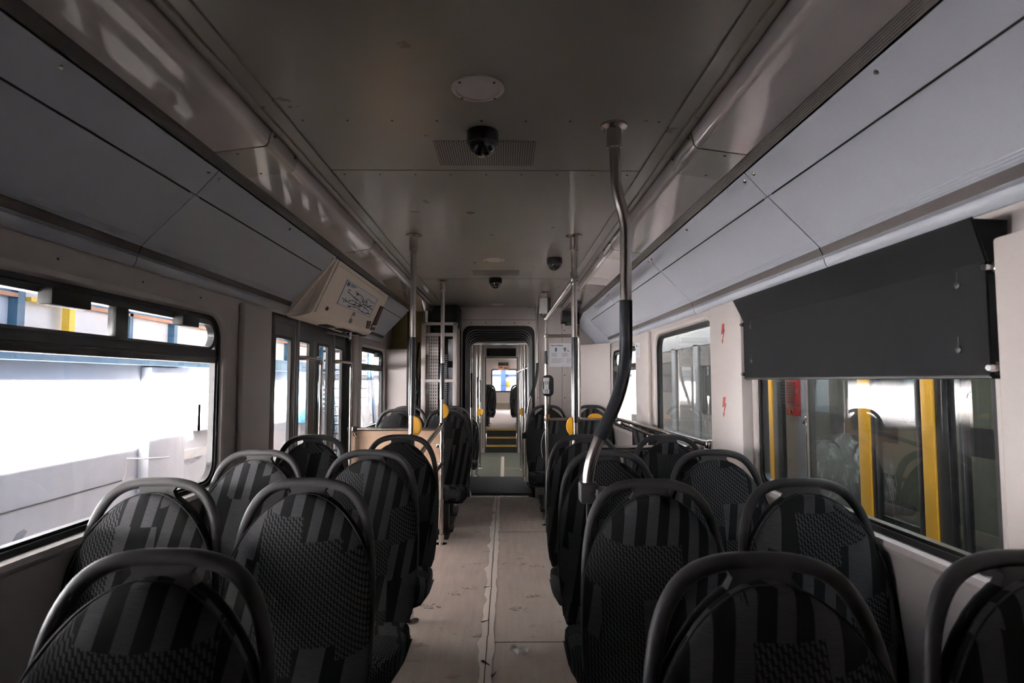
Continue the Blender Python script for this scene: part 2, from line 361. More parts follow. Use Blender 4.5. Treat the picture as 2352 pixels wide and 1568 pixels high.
# side walls
WZ0, WZ1 = -.12, CEIL
HL1 = (.72, 2.70, .845, 1.565); HL2 = (4.6, 6.31, .845, 1.585)
b = MB(); wall_panel(b, -1, YR, .5, WZ0, WZ1, None); wall_panel(b, -1, .5, 3.24, WZ0, WZ1, HL1, .1)
wall_panel(b, -1, 4.97, 6.9, WZ0, WZ1, (5.1, 6.30, .845, 1.585), .09)
b.box(XL - .1, XL, 3.24, 4.97, 1.66, WZ1).box(XL - .25, XL, 3.24, 4.97, WZ0, -.02)
wl = struct('wall_left', b, 'wall', outer=('blackedge', lambda c, n: c.x < XL - .026))
b = MB().sweepY([(XL, .80), (XL + .012, .806), (XL + .02, .82), (XL + .016, .836), (XL, .842)], -.7, 3.2)
struct('trim_1', b, 'wall')
HR1 = (1.365, 2.66, .845, 1.60); HR2 = (3.20, 4.44, .68, 1.615); HR3 = (5.10, 6.25, .845, 1.585)
b = MB(); wall_panel(b, 1, YR, 1.1, WZ0, WZ1, None); wall_panel(b, 1, 1.1, 2.74, WZ0, WZ1, HR1, .06)
wall_panel(b, 1, 2.74, 4.62, WZ0, WZ1, HR2, .11); wall_panel(b, 1, 4.62, 6.9, WZ0, WZ1, HR3, .09)
wr = struct('wall_right', b, 'wall', outer=('blackedge', lambda c, n: c.x > XR + .026))
b = MB().sweepY([(XR, .80), (XR - .012, .806), (XR - .02, .82), (XR - .016, .836), (XR, .842)], -1, 2.7)
struct('trim_2', b, 'wall')
b = MB().box(1.045, XR, 2.69, 3.10, 0, 1.66, .012).box(1.072, XR, 4.56, 5.0, 0, 1.66, .01).box(1.06, XR, 1.0, 1.30, .0, 1.60, .008)
struct('trim_3', b, 'wall')
b = MB().box(XL, XL + .03, 2.86, 3.20, .0, 1.655, .01).box(XL, XL + .05, 4.99, 5.13, 0, 1.66, .01)
struct('trim_4', b, 'wall')
b = MB()
for y, z in ((1.2, 1.5), (1.2, 1.25), (1.2, 1.0), (1.13, 1.4), (2.72, 1.4)): b.lathe((1.06 if y < 2 else XR, y, z), [(.006, 0), (.004, -.003)], (1, 0, 0), seg=10)
for y in (.9, 1.3, 1.7, 2.1, 2.5): b.lathe((XL, y, 1.63), [(.004, 0), (.003, .002)], (1, 0, 0), seg=8)
struct('trim_5', b, 'trim')
b = MB().box(XL, XL + .02, YR, 3.2, 0, .18, .005).box(XL, XL + .02, 5.0, 6.7, 0, .18, .005); struct('baseboard_left', b, 'frame')
b = MB().box(XR - .02, XR, YR, 6.7, 0, .18, .005); struct('baseboard_right', b, 'frame')

# windows: rubber gasket, frame bars, panes, hopper locks
def window(n, side, hole, r, rail, mull, gm, locks=()):
    a0, a1, b0, b1 = hole; xw = XL if side < 0 else XR; s = side
    o = rrect(a0 - .006, a1 + .006, b0 - .006, b1 + .006, r); i = rrect(a0 + .014, a1 - .014, b0 + .014, b1 - .014, max(r - .014, .02))
    wn = struct('window_%d' % n, ring_x(MB(), xw + s * .008, xw + s * .030, o, i), 'rubber')
    i2 = rrect(a0 + .024, a1 - .024, b0 + .024, b1 - .024, max(r - .024, .015)); i0 = rrect(a0 + .010, a1 - .010, b0 + .010, b1 - .010, max(r - .010, .02))
    struct('frame', ring_x(MB(), xw + s * .016, xw + s * .040, i0, i2), 'frame', wn)
    xg = xw + s * .028
    if rail:
        q = MB().box(min(xw + s * .010, xw + s * .046), max(xw + s * .010, xw + s * .046), a0 + .03, a1 - .03, rail[0], rail[1], .006)
        q.box(min(xw + s * .004, xw + s * .03), max(xw + s * .004, xw + s * .03), a0 + .03, a1 - .03, rail[0] + .018, rail[0] + .03, .003)
        struct('transom', q, 'frame', wn)
        for y in mull: struct('mullion', MB().box(min(xw + s * .012, xw + s * .044), max(xw + s * .012, xw + s * .044), y - .035, y + .035, rail[1] - .005, b1 - .03, .008), 'frame', wn)
        struct('upper_frame', ring_x(MB(), xw + s * .014, xw + s * .042, rrect(a0 + .02, a1 - .02, rail[1] - .006, b1 - .02, .07), rrect(a0 + .045, a1 - .045, rail[1] + .008, b1 - .036, .05)), 'frame', wn)
        struct('pane', MB().box(xg - .002, xg + .002, a0 + .03, a1 - .03, rail[1] - .01, b1 - .03), gm, wn)
        struct('pane', MB().box(xg - .002, xg + .002, a0 + .03, a1 - .03, b0 + .03, rail[0] + .01), gm, wn)
    else: struct('pane', MB().box(xg - .002, xg + .002, a0 + .03, a1 - .03, b0 + .03, b1 - .03), gm, wn)
    for y, hw, hz in locks:
        struct('lock', MB().box(xw - .016, xw + .026, y - hw, y + hw, b1 - .034 - hz, b1 - .02, .005), 'rubber', wn)
    return wn
window(1, -1, HL1, .1, (1.365, 1.425), (2.02,), 'glass', ((1.73, .08, .034), (2.385, .062, .03)))
window(2, -1, (5.1, 6.30, .845, 1.585), .09, (1.385, 1.435), (), 'glass', ((5.95, .06, .03), (6.1, .03, .02)))
window(3, 1, HR1, .06, None, (), 'glass_right')
window(4, 1, HR2, .11, None, (), 'glass_right')
window(5, 1, HR3, .09, (1.385, 1.435), (), 'glass')

# folding door, four leaves
dx = XL - .03
dj = MB().box(dx - .05, dx + .03, 3.25, 3.33, -.02, 1.66, .008).box(dx - .05, dx + .03, 4.90, 4.965, -.02, 1.66, .008).box(dx - .06, dx + .008, 3.24, 4.97, 1.625, 1.70).box(dx - .06, dx - .016, 3.24, 4.97, -.03, .02)
dr = struct('door_1', dj, 'doorframe')
lv = [(3.335, 3.725), (3.735, 4.105), (4.115, 4.505), (4.515, 4.895)]
pn = [(3.40, 3.645), (3.79, 3.99), (4.185, 4.41), (4.58, 4.79)]
for (l0, l1), (p0, p1) in zip(lv, pn):
    o = rrect(l0, l1, -.01, 1.64, .004, 2); i = rrect(p0, p1, .12, 1.535, .012, 2)
    lf = struct('leaf', ring_x(MB(), dx - .014, dx, o, i), 'doorframe', dr)
    struct('gasket', ring_x(MB(), dx - .014, dx + .004, rrect(p0 - .012, p1 + .012, .108, 1.547, .016, 2), rrect(p0 + .004, p1 - .004, .124, 1.531, .01, 2)), 'rubber', lf)
    struct('pane', MB().box(dx - .010, dx - .007, p0 - .005, p1 + .005, .11, 1.54), 'glass', lf)
for (l0, l1), side in ((lv[1], 1), (lv[3], 1)):
    p = fillet([(dx + .005, l0 + .02, 1.43), (dx + .06, l0 + .03, 1.43), (dx + .06, l1 - .05, 1.43), (dx + .06, l1 - .05, .25), (dx + .005, l1 - .05, .25)], .045)
    struct('grab_handle', MB().tube(p, .014, 14), 'steel', dr)
b = MB()
for y in (3.73, 4.51): b.tube([(dx + .02, y, .1), (dx + .02, y, 1.66)], .007, 8)
struct('hinge_rod', b, 'alu', dr)

# ---------------------------------------------------------------- cove panels under the roof, brown trim, lamp strips
A, B2, H, K = (1.150, 1.722), (1.140, 1.735), (.966, 1.911), (.890, 1.995)
def off(p, q, d):                      # outward offset of a segment, away from the aisle
    n = V((q[1] - p[1], 0, -(q[0] - p[0]))); n.normalize(); return n * d
def cove(side, y0, y1, label, lamp=True):
    pr = lambda p: (X(side, p[0]), p[1])
    def strip(mb, p, q, ya, yb, th=.012, lift=0):
        nx, nz = (q[1] - p[1]), -(q[0] - p[0]); l = math.hypot(nx, nz); nx, nz = nx / l, nz / l
        if nx < 0: nx, nz = -nx, -nz
        a = (p[0] - nx * lift, p[1] - nz * lift); c = (q[0] - nx * lift, q[1] - nz * lift)
        return mb.sweepY([pr(a), pr(c), pr((c[0] + nx * th, c[1] + nz * th)), pr((a[0] + nx * th, a[1] + nz * th))], ya, yb)
    t = T('cove_panel', label, 'wall panel', (X(side, 1.0), (y0 + y1) / 2, 1.85), 'cove panels along the roof edge')
    g = .0025; y0 += g; y1 -= g
    h2 = (H[0] - .003, H[1] + .0033)
    t.part('panel', strip(MB(), B2, H, y0, y1), 'cove')
    t.part('upper_flap', strip(MB(), h2, K, y0, y1, lift=.0025), 'cove')
    m = MB(); lo = (1.172, 1.684)
    m.sweepY([pr((1.178, 1.672)), pr((1.166, 1.670)), pr((1.156, 1.676)), pr((1.150, 1.690)), pr((1.150, 1.7)), pr((1.178, 1.7))], y0, y1)
    for k in range(4): strip(m, (1.1495 - k * .0022, 1.7005 + k * .0024), (1.1488 - k * .0022, 1.7018 + k * .0024), y0, y1, th=.01, lift=.0006)
    t.part('lower_rail', m, 'cove')
    t.part('dark_strip', strip(MB(), (1.150, 1.711), (1.137, 1.737), y0, y1, th=.006, lift=.003), 'strip')
    m = MB()
    for k in range(3): strip(m, (1.132 - k * .006, 1.7435 + k * .006), (1.1305 - k * .006, 1.745 + k * .006), y0, y1, th=.004, lift=.002)
    t.part('groove', m, 'cove')
    t.part('hinge_gap', strip(MB(), (H[0] + .001, H[1] - .001), (H[0] - .002, H[1] + .002), y0 + .03, y1 - .03, th=.004, lift=.0012), 'gap')
    nz = V((X(side, 1) - CX, 0, 1)); nz = V((-side * .72, 0, -.69))
    for y in (y0 + .035, (y0 + y1) / 2, y1 - .035):
        q = pr((.905, 1.979)); t.part('screw', MB().lathe((q[0], y, q[1]), [(.007, -.002), (.007, .003), (.004, .006)], nz, 12), 'chrome')
    return t
PY = [-1.0, .60, 2.02, 3.44, 4.87, 6.28]
for k in range(2): cove(-1, PY[k + 0] if k else -1.0, PY[k + 1], ['grey sloping roof panel nearest the camera above the sunlit window', 'grey sloping roof panel next to nearest above the sunlit window'][k])
cove(-1, 2.02, 3.46, 'grey sloping roof panel just before the beige door drive housing')
cove(-1, 5.06, 6.1, 'small grey sloping roof panel just beyond the beige door drive housing')
lab = ['grey sloping roof panel nearest the camera above the dark folded board', 'wide grey sloping roof panel over the dark folded board', 'grey sloping roof panel above the two lightning stickers', 'grey sloping roof panel above the rounded door window', 'last grey sloping roof panel before the bulkhead above the hopper window']
for k in range(5): cove(1, PY[k], PY[k + 1], lab[k])
# angled end of the cove near the bulkhead
b = MB()
for s in (1,):
    b.prism([(X(s, 1.178), 6.29, 1.672), (X(s, .89), 6.29, 1.995), (X(s, .89), 6.78, 1.90), (X(s, 1.178), 6.78, 1.60)], (0, 0, .02))
struct('trim_6', b, 'cove')
for s, nm in ((-1, 'trim_7'), (1, 'trim_8')):
    pr = lambda w_, z: (X(s, w_), z)
    prof = [pr(.888, 2.0)]
    for k in range(7):
        f = k / 7; prof += [pr(.886 - .026 * f, 1.999 + .028 * f), pr(.884 - .026 * f, 2.004 + .028 * f)]
    prof += [pr(.860, 2.032), pr(.862, 2.075), pr(.90, 2.075)]
    struct(nm, MB().sweepY(prof, YR, 6.5), 'trim')
for s, nm in ((-1, 'trim_9'), (1, 'trim_10')):
    b = MB().box(min(X(s, .60), X(s, .685)), max(X(s, .60), X(s, .685)), YR, 6.6, CEIL - .006, CEIL + .01)
    b.box(min(X(s, .648), X(s, .672)), max(X(s, .648), X(s, .672)), YR, 6.6, CEIL - .014, CEIL, .003)
    struct(nm, b, 'ceiling')
def lampprof(s, grow=0.0):
    p = [(.860, 2.024 - grow)]
    for k in range(9):
        a = math.pi / 2 * k / 8; p.append((.710 - (.022 + grow) * math.sin(a), 2.066 - (.022 + grow) * math.cos(a)))
    p += [(.680 - grow, CEIL), (.86, CEIL)]
    return [(X(s, a), z) for a, z in p]
lampY = [(-1.4, .40), (.66, 1.93), (2.18, 3.47), (3.72, 5.02), (5.26, 6.45)]
for s in (-1, 1):
    sd_ = 'sunlit window' if s < 0 else 'dark folded board'
    nm = ['behind the camera', 'nearest the camera', 'second from the camera', 'third from the camera', 'furthest from the camera']
    for k, (y0, y1) in enumerate(lampY):
        t = T('ceiling_light', 'long unlit ceiling light on the %s side, %s' % (sd_, nm[k]), 'ceiling light', (X(s, .77), (y0 + y1) / 2, 2.06), 'ceiling light covers')
        t.part('diffuser', MB().sweepY(lampprof(s), y0 + .003, y1 - .002), 'lamp')
        ye = lampY[k + 1][0] if k < 4 else y1 + .06
        t.part('end_cover', MB().sweepY(lampprof(s, .002), y1 + .004, ye - .003), 'lampcap')
        for y in (y1 + .03, ye - .03):
            t.part('screw', MB().lathe((X(s, .80), y, 2.0325), [(.005, .002), (.005, -.003), (.003, -.005)], seg=10), 'trim')
            t.part('screw', MB().lathe((X(s, .682), y, 2.088), [(.005, -.004), (.004, .004)], (-s, 0, 0), seg=10), 'trim')
# ---------------------------------------------------------------- ceiling fittings
for y, lb in ((1.654, 'round white ceiling loudspeaker nearest the camera'), (4.07, 'round white ceiling loudspeaker between the two vent grilles'), (6.46, 'round white ceiling loudspeaker by the bulkhead')):
    t = T('ceiling_speaker', lb, 'loudspeaker', (-.077, y, CEIL), 'ceiling loudspeakers')
    t.part('rim', MB().lathe((-.077, y, CEIL), [(.074, .0), (.074, -.004), (.070, -.007), (.061, -.008), (.060, -.004)], seg=40), 'speaker')
    t.part('grille', MB().lathe((-.077, y, CEIL), [(.06, -.004), (.058, -.006), (.03, -.009), (.001, -.010)], seg=40), 'speaker')
    for a in (45, 135, 225, 315): t.part('screw', MB().lathe((-.077 + .066 * math.cos(math.radians(a)), y + .066 * math.sin(math.radians(a)), CEIL - .0065), [(.004, 0), (.003, -.003)], seg=8), 'trim')
for y0, y1, lb in ((2.03, 2.265, 'perforated vent grille in the ceiling behind the nearest dome camera'), (4.46, 4.68, 'perforated vent grille in the ceiling before the far dome camera')):
    single('vent_grille', MB().box(-.245, .105, y0, y1, CEIL - .0015, CEIL + .004), 'grille', lb, 'vent', (-.07, (y0 + y1) / 2, CEIL), 'ceiling vent grilles')
def dome(x, y, z, lb, r=.052):
    t = T('dome_camera', lb, 'security camera', (x, y, z), 'dome cameras')
    t.part('housing', MB().lathe((x, y, z), [(r * .96, 0), (r, -.008), (r, -.03), (r * .97, -.04), (r * .8, -.042)], seg=32), 'black')
    t.part('dome', MB().lathe((x, y, z), [(r * .86, -.038)] + [(r * .86 * math.cos(a), -.042 - r * .8 * math.sin(a)) for a in [k * math.pi / 18 for k in range(9)]] + [(.001, -.042 - r * .8)], seg=32), 'dome')
    t.part('lens', MB().lathe((x, y - r * .5, z - .042 - r * .38), [(r * .3, -.01), (r * .3, .0), (r * .2, .004)], (0, -1, -.5), 16), 'chrome')
dome(-.074, 1.955, CEIL, 'black dome camera nearest the photographer, in front of a vent grille')
dome(-.077, 4.82, CEIL, 'black dome camera just beyond the second vent grille')
dome(.33, 4.02, CEIL, 'black dome camera off to one side by the overhead handrail')
dome(-.02, 12.6, CEIL, 'small black dome camera above the far display box')
# ================================================================ seats
SEATG = 'patterned tram seats'
def yb(z): return -(1.0 - z) * .19
PROF = [(.335, .17), (.345, .188), (.38, .2), (.45, .208), (.55, .213), (.65, .213), (.735, .206), (.79, .192), (.83, .174), (.868, .15), (.9, .124), (.924, .098), (.943, .07), (.954, .046), (.96, .022)]
def sections(grow, yo, tfun, front=.0):
    rings = []
    for z, h in PROF:
        h += grow; t = tfun(z); r = []
        for k in range(28):
            a = 2 * math.pi * k / 28; ca, sa = math.cos(a), math.sin(a)
            r.append(V((h * math.copysign(abs(ca) ** .8, ca), yb(z) + yo + t * math.copysign(abs(sa) ** .75, sa) - front * (1 - abs(ca) ** 2) * (1 if sa < 0 else 0), z + (grow if z > .95 else 0))))
        rings.append(r)
    return rings
def backrest_mb(): return MB().loft(sections(0, 0, lambda z: .03 - .014 * max(0, (z - .7) / .26), .012))
def seat_proto():
    t = T('tram_seat', 'x', 'seat', (0, 0, 0), SEATG)
    bk = t.part('backrest', backrest_mb(), 'fabric', ang=60)
    pp = [(h * 1.0, yb(z) - .014, z) for z, h in PROF[2:]]; path = pp + [(-x, y, z) for x, y, z in pp[::-1]]
    t.part('piping', MB().tube(smooth_path(path, 3), .002, 6), 'piping', bk)
    t.part('back_shell', MB().loft(sections(-.003, .032, lambda z: .022)), 'shell')
    hp = [(.204, .50), (.204, .60), (.2015, .70), (.194, .79), (.178, .872), (.15, .932), (.112, .967), (.06, .983), (0, .9855)]
    path = [(x, yb(z) + .03, z) for x, z in hp]; path += [(-x, y, z) for x, y, z in path[-2::-1]]
    path = smooth_path(path, 5); rr = [.0105 + .0045 * max(0, min(1, (p.z - .72) / .22)) for p in path]
    t.part('grab_handle', MB().tube(path, rr, 14), 'plastic')
    n0, n1 = .945, .978
    t.part('neck', MB().loft([[V((-.062, yb(n0) + .012, n0)), V((.062, yb(n0) + .012, n0)), V((.062, yb(n0) + .038, n0)), V((-.062, yb(n0) + .038, n0))],
                              [V((-.049, yb(.96) + .018, .962)), V((.049, yb(.96) + .018, .962)), V((.049, yb(.96) + .038, .962)), V((-.049, yb(.96) + .038, .962))],
                              [V((-.058, yb(n1) + .022, n1)), V((.058, yb(n1) + .022, n1)), V((.058, yb(n1) + .038, n1)), V((-.058, yb(n1) + .038, n1))]]), 'plastic')
    rings = []
    for y, h, z0, z1 in ((-.135, .19, .275, .355), (-.17, .2, .268, .362), (-.28, .205, .265, .368), (-.40, .202, .268, .372), (-.47, .19, .278, .366), (-.495, .175, .292, .352), (-.502, .16, .305, .335)):
        r = []
        for k in range(28):
            a = 2 * math.pi * k / 28; ca, sa = math.cos(a), math.sin(a); e = .38
            r.append(V((h * math.copysign(abs(ca) ** e, ca), y, (z0 + z1) / 2 + (z1 - z0) / 2 * math.copysign(abs(sa) ** e, sa))))
        rings.append(r)
    t.part('cushion', MB().loft(rings), 'fabric', ang=60)
    t.part('seat_pan', MB().loft([[V((sx * h, y, z)) for sx, z in ((-1, .272), (1, .272), (.8, zb), (-.8, zb))] for y, h, zb in ((-.10, .2, .20), (-.3, .2, .225), (-.46, .18, .258))]), 'shell')
    t.part('pedestal', MB().box(-.05, .05, -.30, -.18, 0.004, .24, .012).box(-.09, .09, -.34, -.14, 0, .012, .003), 'frame')
    t.part('latch', MB().box(.160, .185, yb(.79) + .012, yb(.79) + .03, .783, .79, .002), 'chrome')
    return t.o
seat0 = seat_proto(); used = [False]
def seat(x, y, label, z=0, rot=0, sc=1):
    o = copy_tree(seat0) if used[0] else seat0; used[0] = True
    o.location = (x, y, z); o['label'] = label; o.rotation_euler.z = rot
    return o
dY = [1.055, 1.83, 2.585, 3.305]; dR = [1.023, 1.80, 2.56, 3.30]
rows = ['in the nearest row', 'in the second row', 'in the third row', 'in the fourth row']
for k in range(4):
    seat([-.585, -.585, -.565, -.562][k], dY[k], 'charcoal patterned seat on the aisle, bright window side, ' + rows[k])
    if k: seat(-1.037, dY[k] + .01, 'charcoal patterned seat against the bright window wall, ' + rows[k])
    seat(.428, dR[k], 'charcoal patterned seat on the aisle, dark board side, ' + rows[k])
    seat([.893, .884, .882, .881][k], dR[k] + .01, 'charcoal patterned seat against the wall below the dark board, ' + rows[k])
def podium(x0, x1, y0, y1, h, n): struct('trim_%d' % n, MB().box(x0, x1, y0, y1, 0, h, .004), 'frame')
podium(-1.2, -.46, 5.05, 6.2, .04, 20); podium(.36, 1.08, 5.75, 6.75, .045, 21)
seat(-.52, 5.47, 'patterned seat on the aisle just behind the plywood screen', .04); seat(-.955, 5.47, 'patterned seat by the hopper window just behind the plywood screen', .04)
seat(-.535, 6.09, 'patterned seat on the aisle in front of the open equipment rack', .04); seat(-.97, 6.09, 'patterned seat by the wall beside the open equipment rack', .04)
seat(.43, 6.22, 'patterned seat behind the ticket validator by the portal', .045); seat(.882, 6.22, 'patterned seat in the corner below the ticket notice', .045)
# two tip-up seats on the wall beyond the fourth row
for y, lb in ((4.30, 'tip-up wall seat nearer the camera under the wall handrail'), (4.86, 'tip-up wall seat further along under the wall handrail')):
    t = T('tip_up_seat', lb, 'seat', (1.03, y, .3), 'tip-up wall seats')
    t.part('backrest', MB().loft([[V((1.055 - .00, y + a, z)) for a, z in rrect(-.22, .22, .52, .93, .06)], [V((1.09, y + a, z)) for a, z in rrect(-.22, .22, .52, .93, .06)]]), 'fabric')
    t.part('cushion', MB().loft([[V((.975, y + a, z)) for a, z in rrect(-.2, .2, .36, .74, .05)], [V((1.03, y + a, z)) for a, z in rrect(-.2, .2, .36, .74, .05)]]), 'fabric')
    t.part('hinge', MB().tube([(1.01, y - .18, .36), (1.01, y + .18, .36)], .014).box(1.0, 1.1, y - .2, y - .17, .3, .42).box(1.0, 1.1, y + .17, y + .2, .3, .42), 'frame')

# ================================================================ poles, rails
POLEG = 'stainless grab poles'
def pole(label, x, y, z0=0, z1=CEIL, sleeve=None, button=None, extra=(), r=.0165, group=POLEG, flange=True, path=None):
    t = T('grab_pole', label, 'grab pole', (x, y, z0), group)
    path = path or [(x, y, z0 + .002), (x, y, z1)]
    t.part('tube', MB().tube(path, r, 18), 'steel')
    if flange:
        t.part('floor_flange', MB().lathe((x, y, z0), [(.048, 0), (.048, .006), (.03, .012), (.0225, .016), (.0225, .075), (.019, .078)], seg=24), 'chrome')
    p1 = path[-1]
    t.part('ceiling_flange', MB().lathe((p1[0], p1[1], z1), [(.046, 0), (.046, -.006), (.034, -.012), (.0235, -.014), (.0235, -.085), (.02, -.088)], seg=24), 'steel')
    if sleeve: t.part('grip_sleeve', MB().tube([(x, y, sleeve[0]), (x, y, sleeve[1])], r + .002, 18), 'sleeve')
    if button is not None:
        zc, s, hh, ww = button
        pts = [(x + s * (r - .004), y, zc - hh)] + [(x + s * (r - .004 + ww * math.cos(a)), y, zc + hh * math.sin(a)) for a in [math.radians(-80 + k * 16) for k in range(11)]] + [(x + s * (r - .004), y, zc + hh)]
        m = MB().prism([(a, y - .019, c) for a, _, c in pts], (0, .038, 0))
        bmesh.ops.bevel(m.bm, geom=list(m.bm.edges), offset=.004, segments=2, affect='EDGES')
        t.part('stop_button', m, 'yellow')
    for z, h, rr in extra: t.part('collar', MB().lathe((x, y, z), [(r, -h), (rr, -h), (rr, h), (r, h)], seg=20), 'steel')
    return t
yP = 3.375
zz = lambda py, y: EYE + (VPY - py) * y / FPX
pole('tall grab pole with yellow stop button behind the fourth-row aisle seat, bright window side', -.512, yP, sleeve=(1.10, 1.53), button=(zz(978, yP), 1, .056, .042))
pole('tall grab pole with yellow stop button carrying the overhead rail behind the fourth row', .386, yP, sleeve=(1.06, 1.53), button=(zz(978, yP), -1, .052, .036), extra=((zz(637, yP), .035, .021),))
pole('grab pole with stop button holding the edge of the plywood screen', -.505, 4.92, sleeve=(1.14, 1.43), button=(zz(943, 4.92), 1, .058, .04), extra=((zz(985, 4.92), .03, .021), (zz(1022, 4.92), .018, .022), (zz(1146, 4.92), .018, .022)))
pole('grab pole carrying the ticket validator', .375, 5.55, sleeve=(1.44, 1.56), extra=((zz(962, 5.55), .03, .022), (zz(735, 5.55), .02, .02)))
# bent pole clamped to the second-row seat
y = 1.895; bx = lambda px, py: (lambda v: (v.x, y, v.z))(aY(px, py, y))
path = fillet([(.347, y, CEIL), bx(1416, 440), bx(1437, 505), bx(1438, 875), bx(1367, 1028), bx(1351, 1085), bx(1350, 1150)], .16, 8)
t = T('bent_grab_pole', 'thick double-bent grab pole clamped to a second-row seat handle', 'grab pole', (.25, y, .6))
t.part('tube', MB().tube(path, .0182, 20), 'steel')
t.part('ceiling_flange', MB().lathe((.347, y, CEIL), [(.042, 0), (.042, -.008), (.028, -.013), (.0235, -.015), (.0235, -.075), (.02, -.078)], seg=28), 'steel')
for a in (30, 150, 270): t.part('screw', MB().lathe((.347 + .034 * math.cos(math.radians(a)), y + .034 * math.sin(math.radians(a)), CEIL - .010), [(.005, 0), (.004, -.005)], seg=10), 'chrome')
slv = [p for p in path if bx(0, 1008)[2] < p[2] < bx(0, 690)[2]]
a0 = bx(1437.5, 690); a1 = bx(1377, 1006)
t.part('grip_sleeve', MB().tube([a0] + [tuple(p) for p in slv] + [a1], .0205, 20), 'sleeve')
c0 = bx(1350, 1128); t.part('clamp', MB().box(c0[0] - .026, c0[0] + .028, y - .035, y + .03, c0[2] - .032, c0[2] + .028, .007).box(c0[0] + .02, c0[0] + .06, y - .07, y + .01, c0[2] - .02, c0[2] + .015, .005), 'plastic')
t.part('clamp_screw', MB().lathe((c0[0] + .004, y - .036, c0[2] - .002), [(.004, 0), (.003, .003)], (0, -1, 0), 10), 'chrome')
t.part('clamp_screw', MB().lathe((c0[0] + .017, y - .036, c0[2] - .002), [(.004, 0), (.003, .003)], (0, -1, 0), 10), 'chrome')
t.part('lower_bar', MB().box(c0[0] - .004, c0[0] + .004, y - .012, y + .012, .10, c0[2]), 'frame')
def rail(name, label, path, r=.0155, rad=.06, extra=None, group='horizontal handrails', cat='handrail'):
    p = fillet(path, rad); t = T(name, label, cat, path[0], group); t.part('tube', MB().tube(p, r, 16), 'steel')
    for q in (p[0], p[-1]):
        t.part('end_collar', MB().box(q.x - .02, q.x + .02, q.y - .02, q.y + .02, q.z - .02, q.z + .02, .007), 'steel')
    for q in extra or ():
        t.part('bracket', MB().box(q[0] - .024, q[0] + .024, q[1] - .024, q[1] + .024, q[2] - .024, q[2] + .024, .008), 'steel')
    return t
zr = zz(638, yP)
rail('handrail', 'overhead handrail running between the two poles nearest the sign', [(.388, yP, zr), (.378, 5.55, zr)])
z1 = zz(984, 4.92)
rail('handrail', 'handrail along the top of the plywood screen', [(XL + .0, 4.92, z1), (-.505, 4.92, z1)], extra=((XL + .045, 4.92, z1),))
t = rail('looped_handrail', 'sloping looped handrail between the plywood screen pole and the fourth-row seat', [(-.505, 4.90, zz(975, 4.92)), (-.52, 4.2, zz(1008, 4.35)), (-.545, 3.75, .80), (-.545, 3.75, .60), (-.53, 4.5, .60), (-.505, 4.88, zz(1062, 4.92))], rad=.09)
z2 = zz(962, 5.55)
t = rail('wall_handrail', 'long handrail from the validator pole round along the wall to the pillar', [(.375, 5.55, z2), (1.035, 5.55, z2), (1.04, 3.12, .965)], rad=.12, extra=((1.055, 3.12, .965), (1.055, 4.5, z2 + .0)))
yb_ = aY(1367, 960, 5.55); s_ = [(yb_.x + .07 * math.cos(a), z2 + .01 + .042 * math.sin(a)) for a in [k * math.pi / 10 for k in range(11)]]
m = MB().prism([(a, 5.53, c) for a, c in s_], (0, .04, 0)); bmesh.ops.bevel(m.bm, geom=list(m.bm.edges), offset=.005, segments=2, affect='EDGES'); t.part('stop_button', m, 'yellow')
rail('wall_handrail', 'lower handrail along the wall under the window with tip-up seats', [(1.05, 5.45, .905), (1.05, 3.14, .90)], r=.013, extra=((1.075, 3.16, .90), (1.075, 5.4, .905)))
zt = zz(1027, 3.43)
rail('handrail', 'short crosswise handrail behind the fourth row from the pole to the wall', [(.39, 3.43, zt), (1.09, 3.43, zt)], extra=((1.075, 3.43, zt),))
# rail frame around the ticket notice
zf = zz(771, 5.55)
t = rail('sign_frame', 'tube frame around the ticket notice', [(.375, 5.55, zf), (.675, 5.55, zf), (.675, 5.55, z2)], rad=.04, r=.013, group=None, cat='frame')
# notice
q = [aY(x, yy, 5.545) for x, yy in ((1254, 788), (1331, 788), (1331, 841), (1254, 841))]; pt = Patch(*q)
t = T('ticket_notice', 'white ticket notice with black heading and small icons, toothed lower edge', 'sign', q[3])
sh = pt.slab(MB(), .003)
for k in range(22): sh.prism([pt.p(k / 22, 1), pt.p((k + 1) / 22, 1), pt.p((k + .5) / 22, 1.035)], -pt.n * .003)
t.part('sheet', sh, 'paper')
t.part('side_bar', pt.rect(MB(), 0, 0, .085, 1, .001, .006), 'neighgrey')
lettering('Köpa enkelbiljett.', .0165, pt, .14, .125, 'ink', 'heading', t)
m = MB(); pt.rect(m, .27, .2, .325, .36); t.part('phone_icon', m, 'blueink')
m = MB()
for u in (.52, .82):
    for k in range(4): pt.rect(m, u + (.01 if k in (0, 3) else 0), .19 + k * .035, u + (.075 if k in (0, 3) else .085), .215 + k * .035)
    pt.rect(m, u + .03, .33, u + .055, .37); pt.rect(m, u + .11, .31, u + .15, .33); pt.rect(m, u + .13, .34, u + .165, .36)
t.part('reader_icon', m, 'ink')
m = MB()
for u in (.16, .47, .78):
    pt.rect(m, u, .425, u + .17, .44)
    for k in range(5): pt.rect(m, u, .465 + k * .027, u + random.uniform(.14, .2), .474 + k * .027)
for k in range(6): pt.rect(m, .16, .665 + k * .035, .55 - .06 * (k % 3), .675 + k * .035); pt.rect(m, .62, .665 + k * .035, .9 - .05 * (k % 2), .675 + k * .035)
pt.rect(m, .86, .9, .96, .93); t.part('fine_print', m, 'inkl')
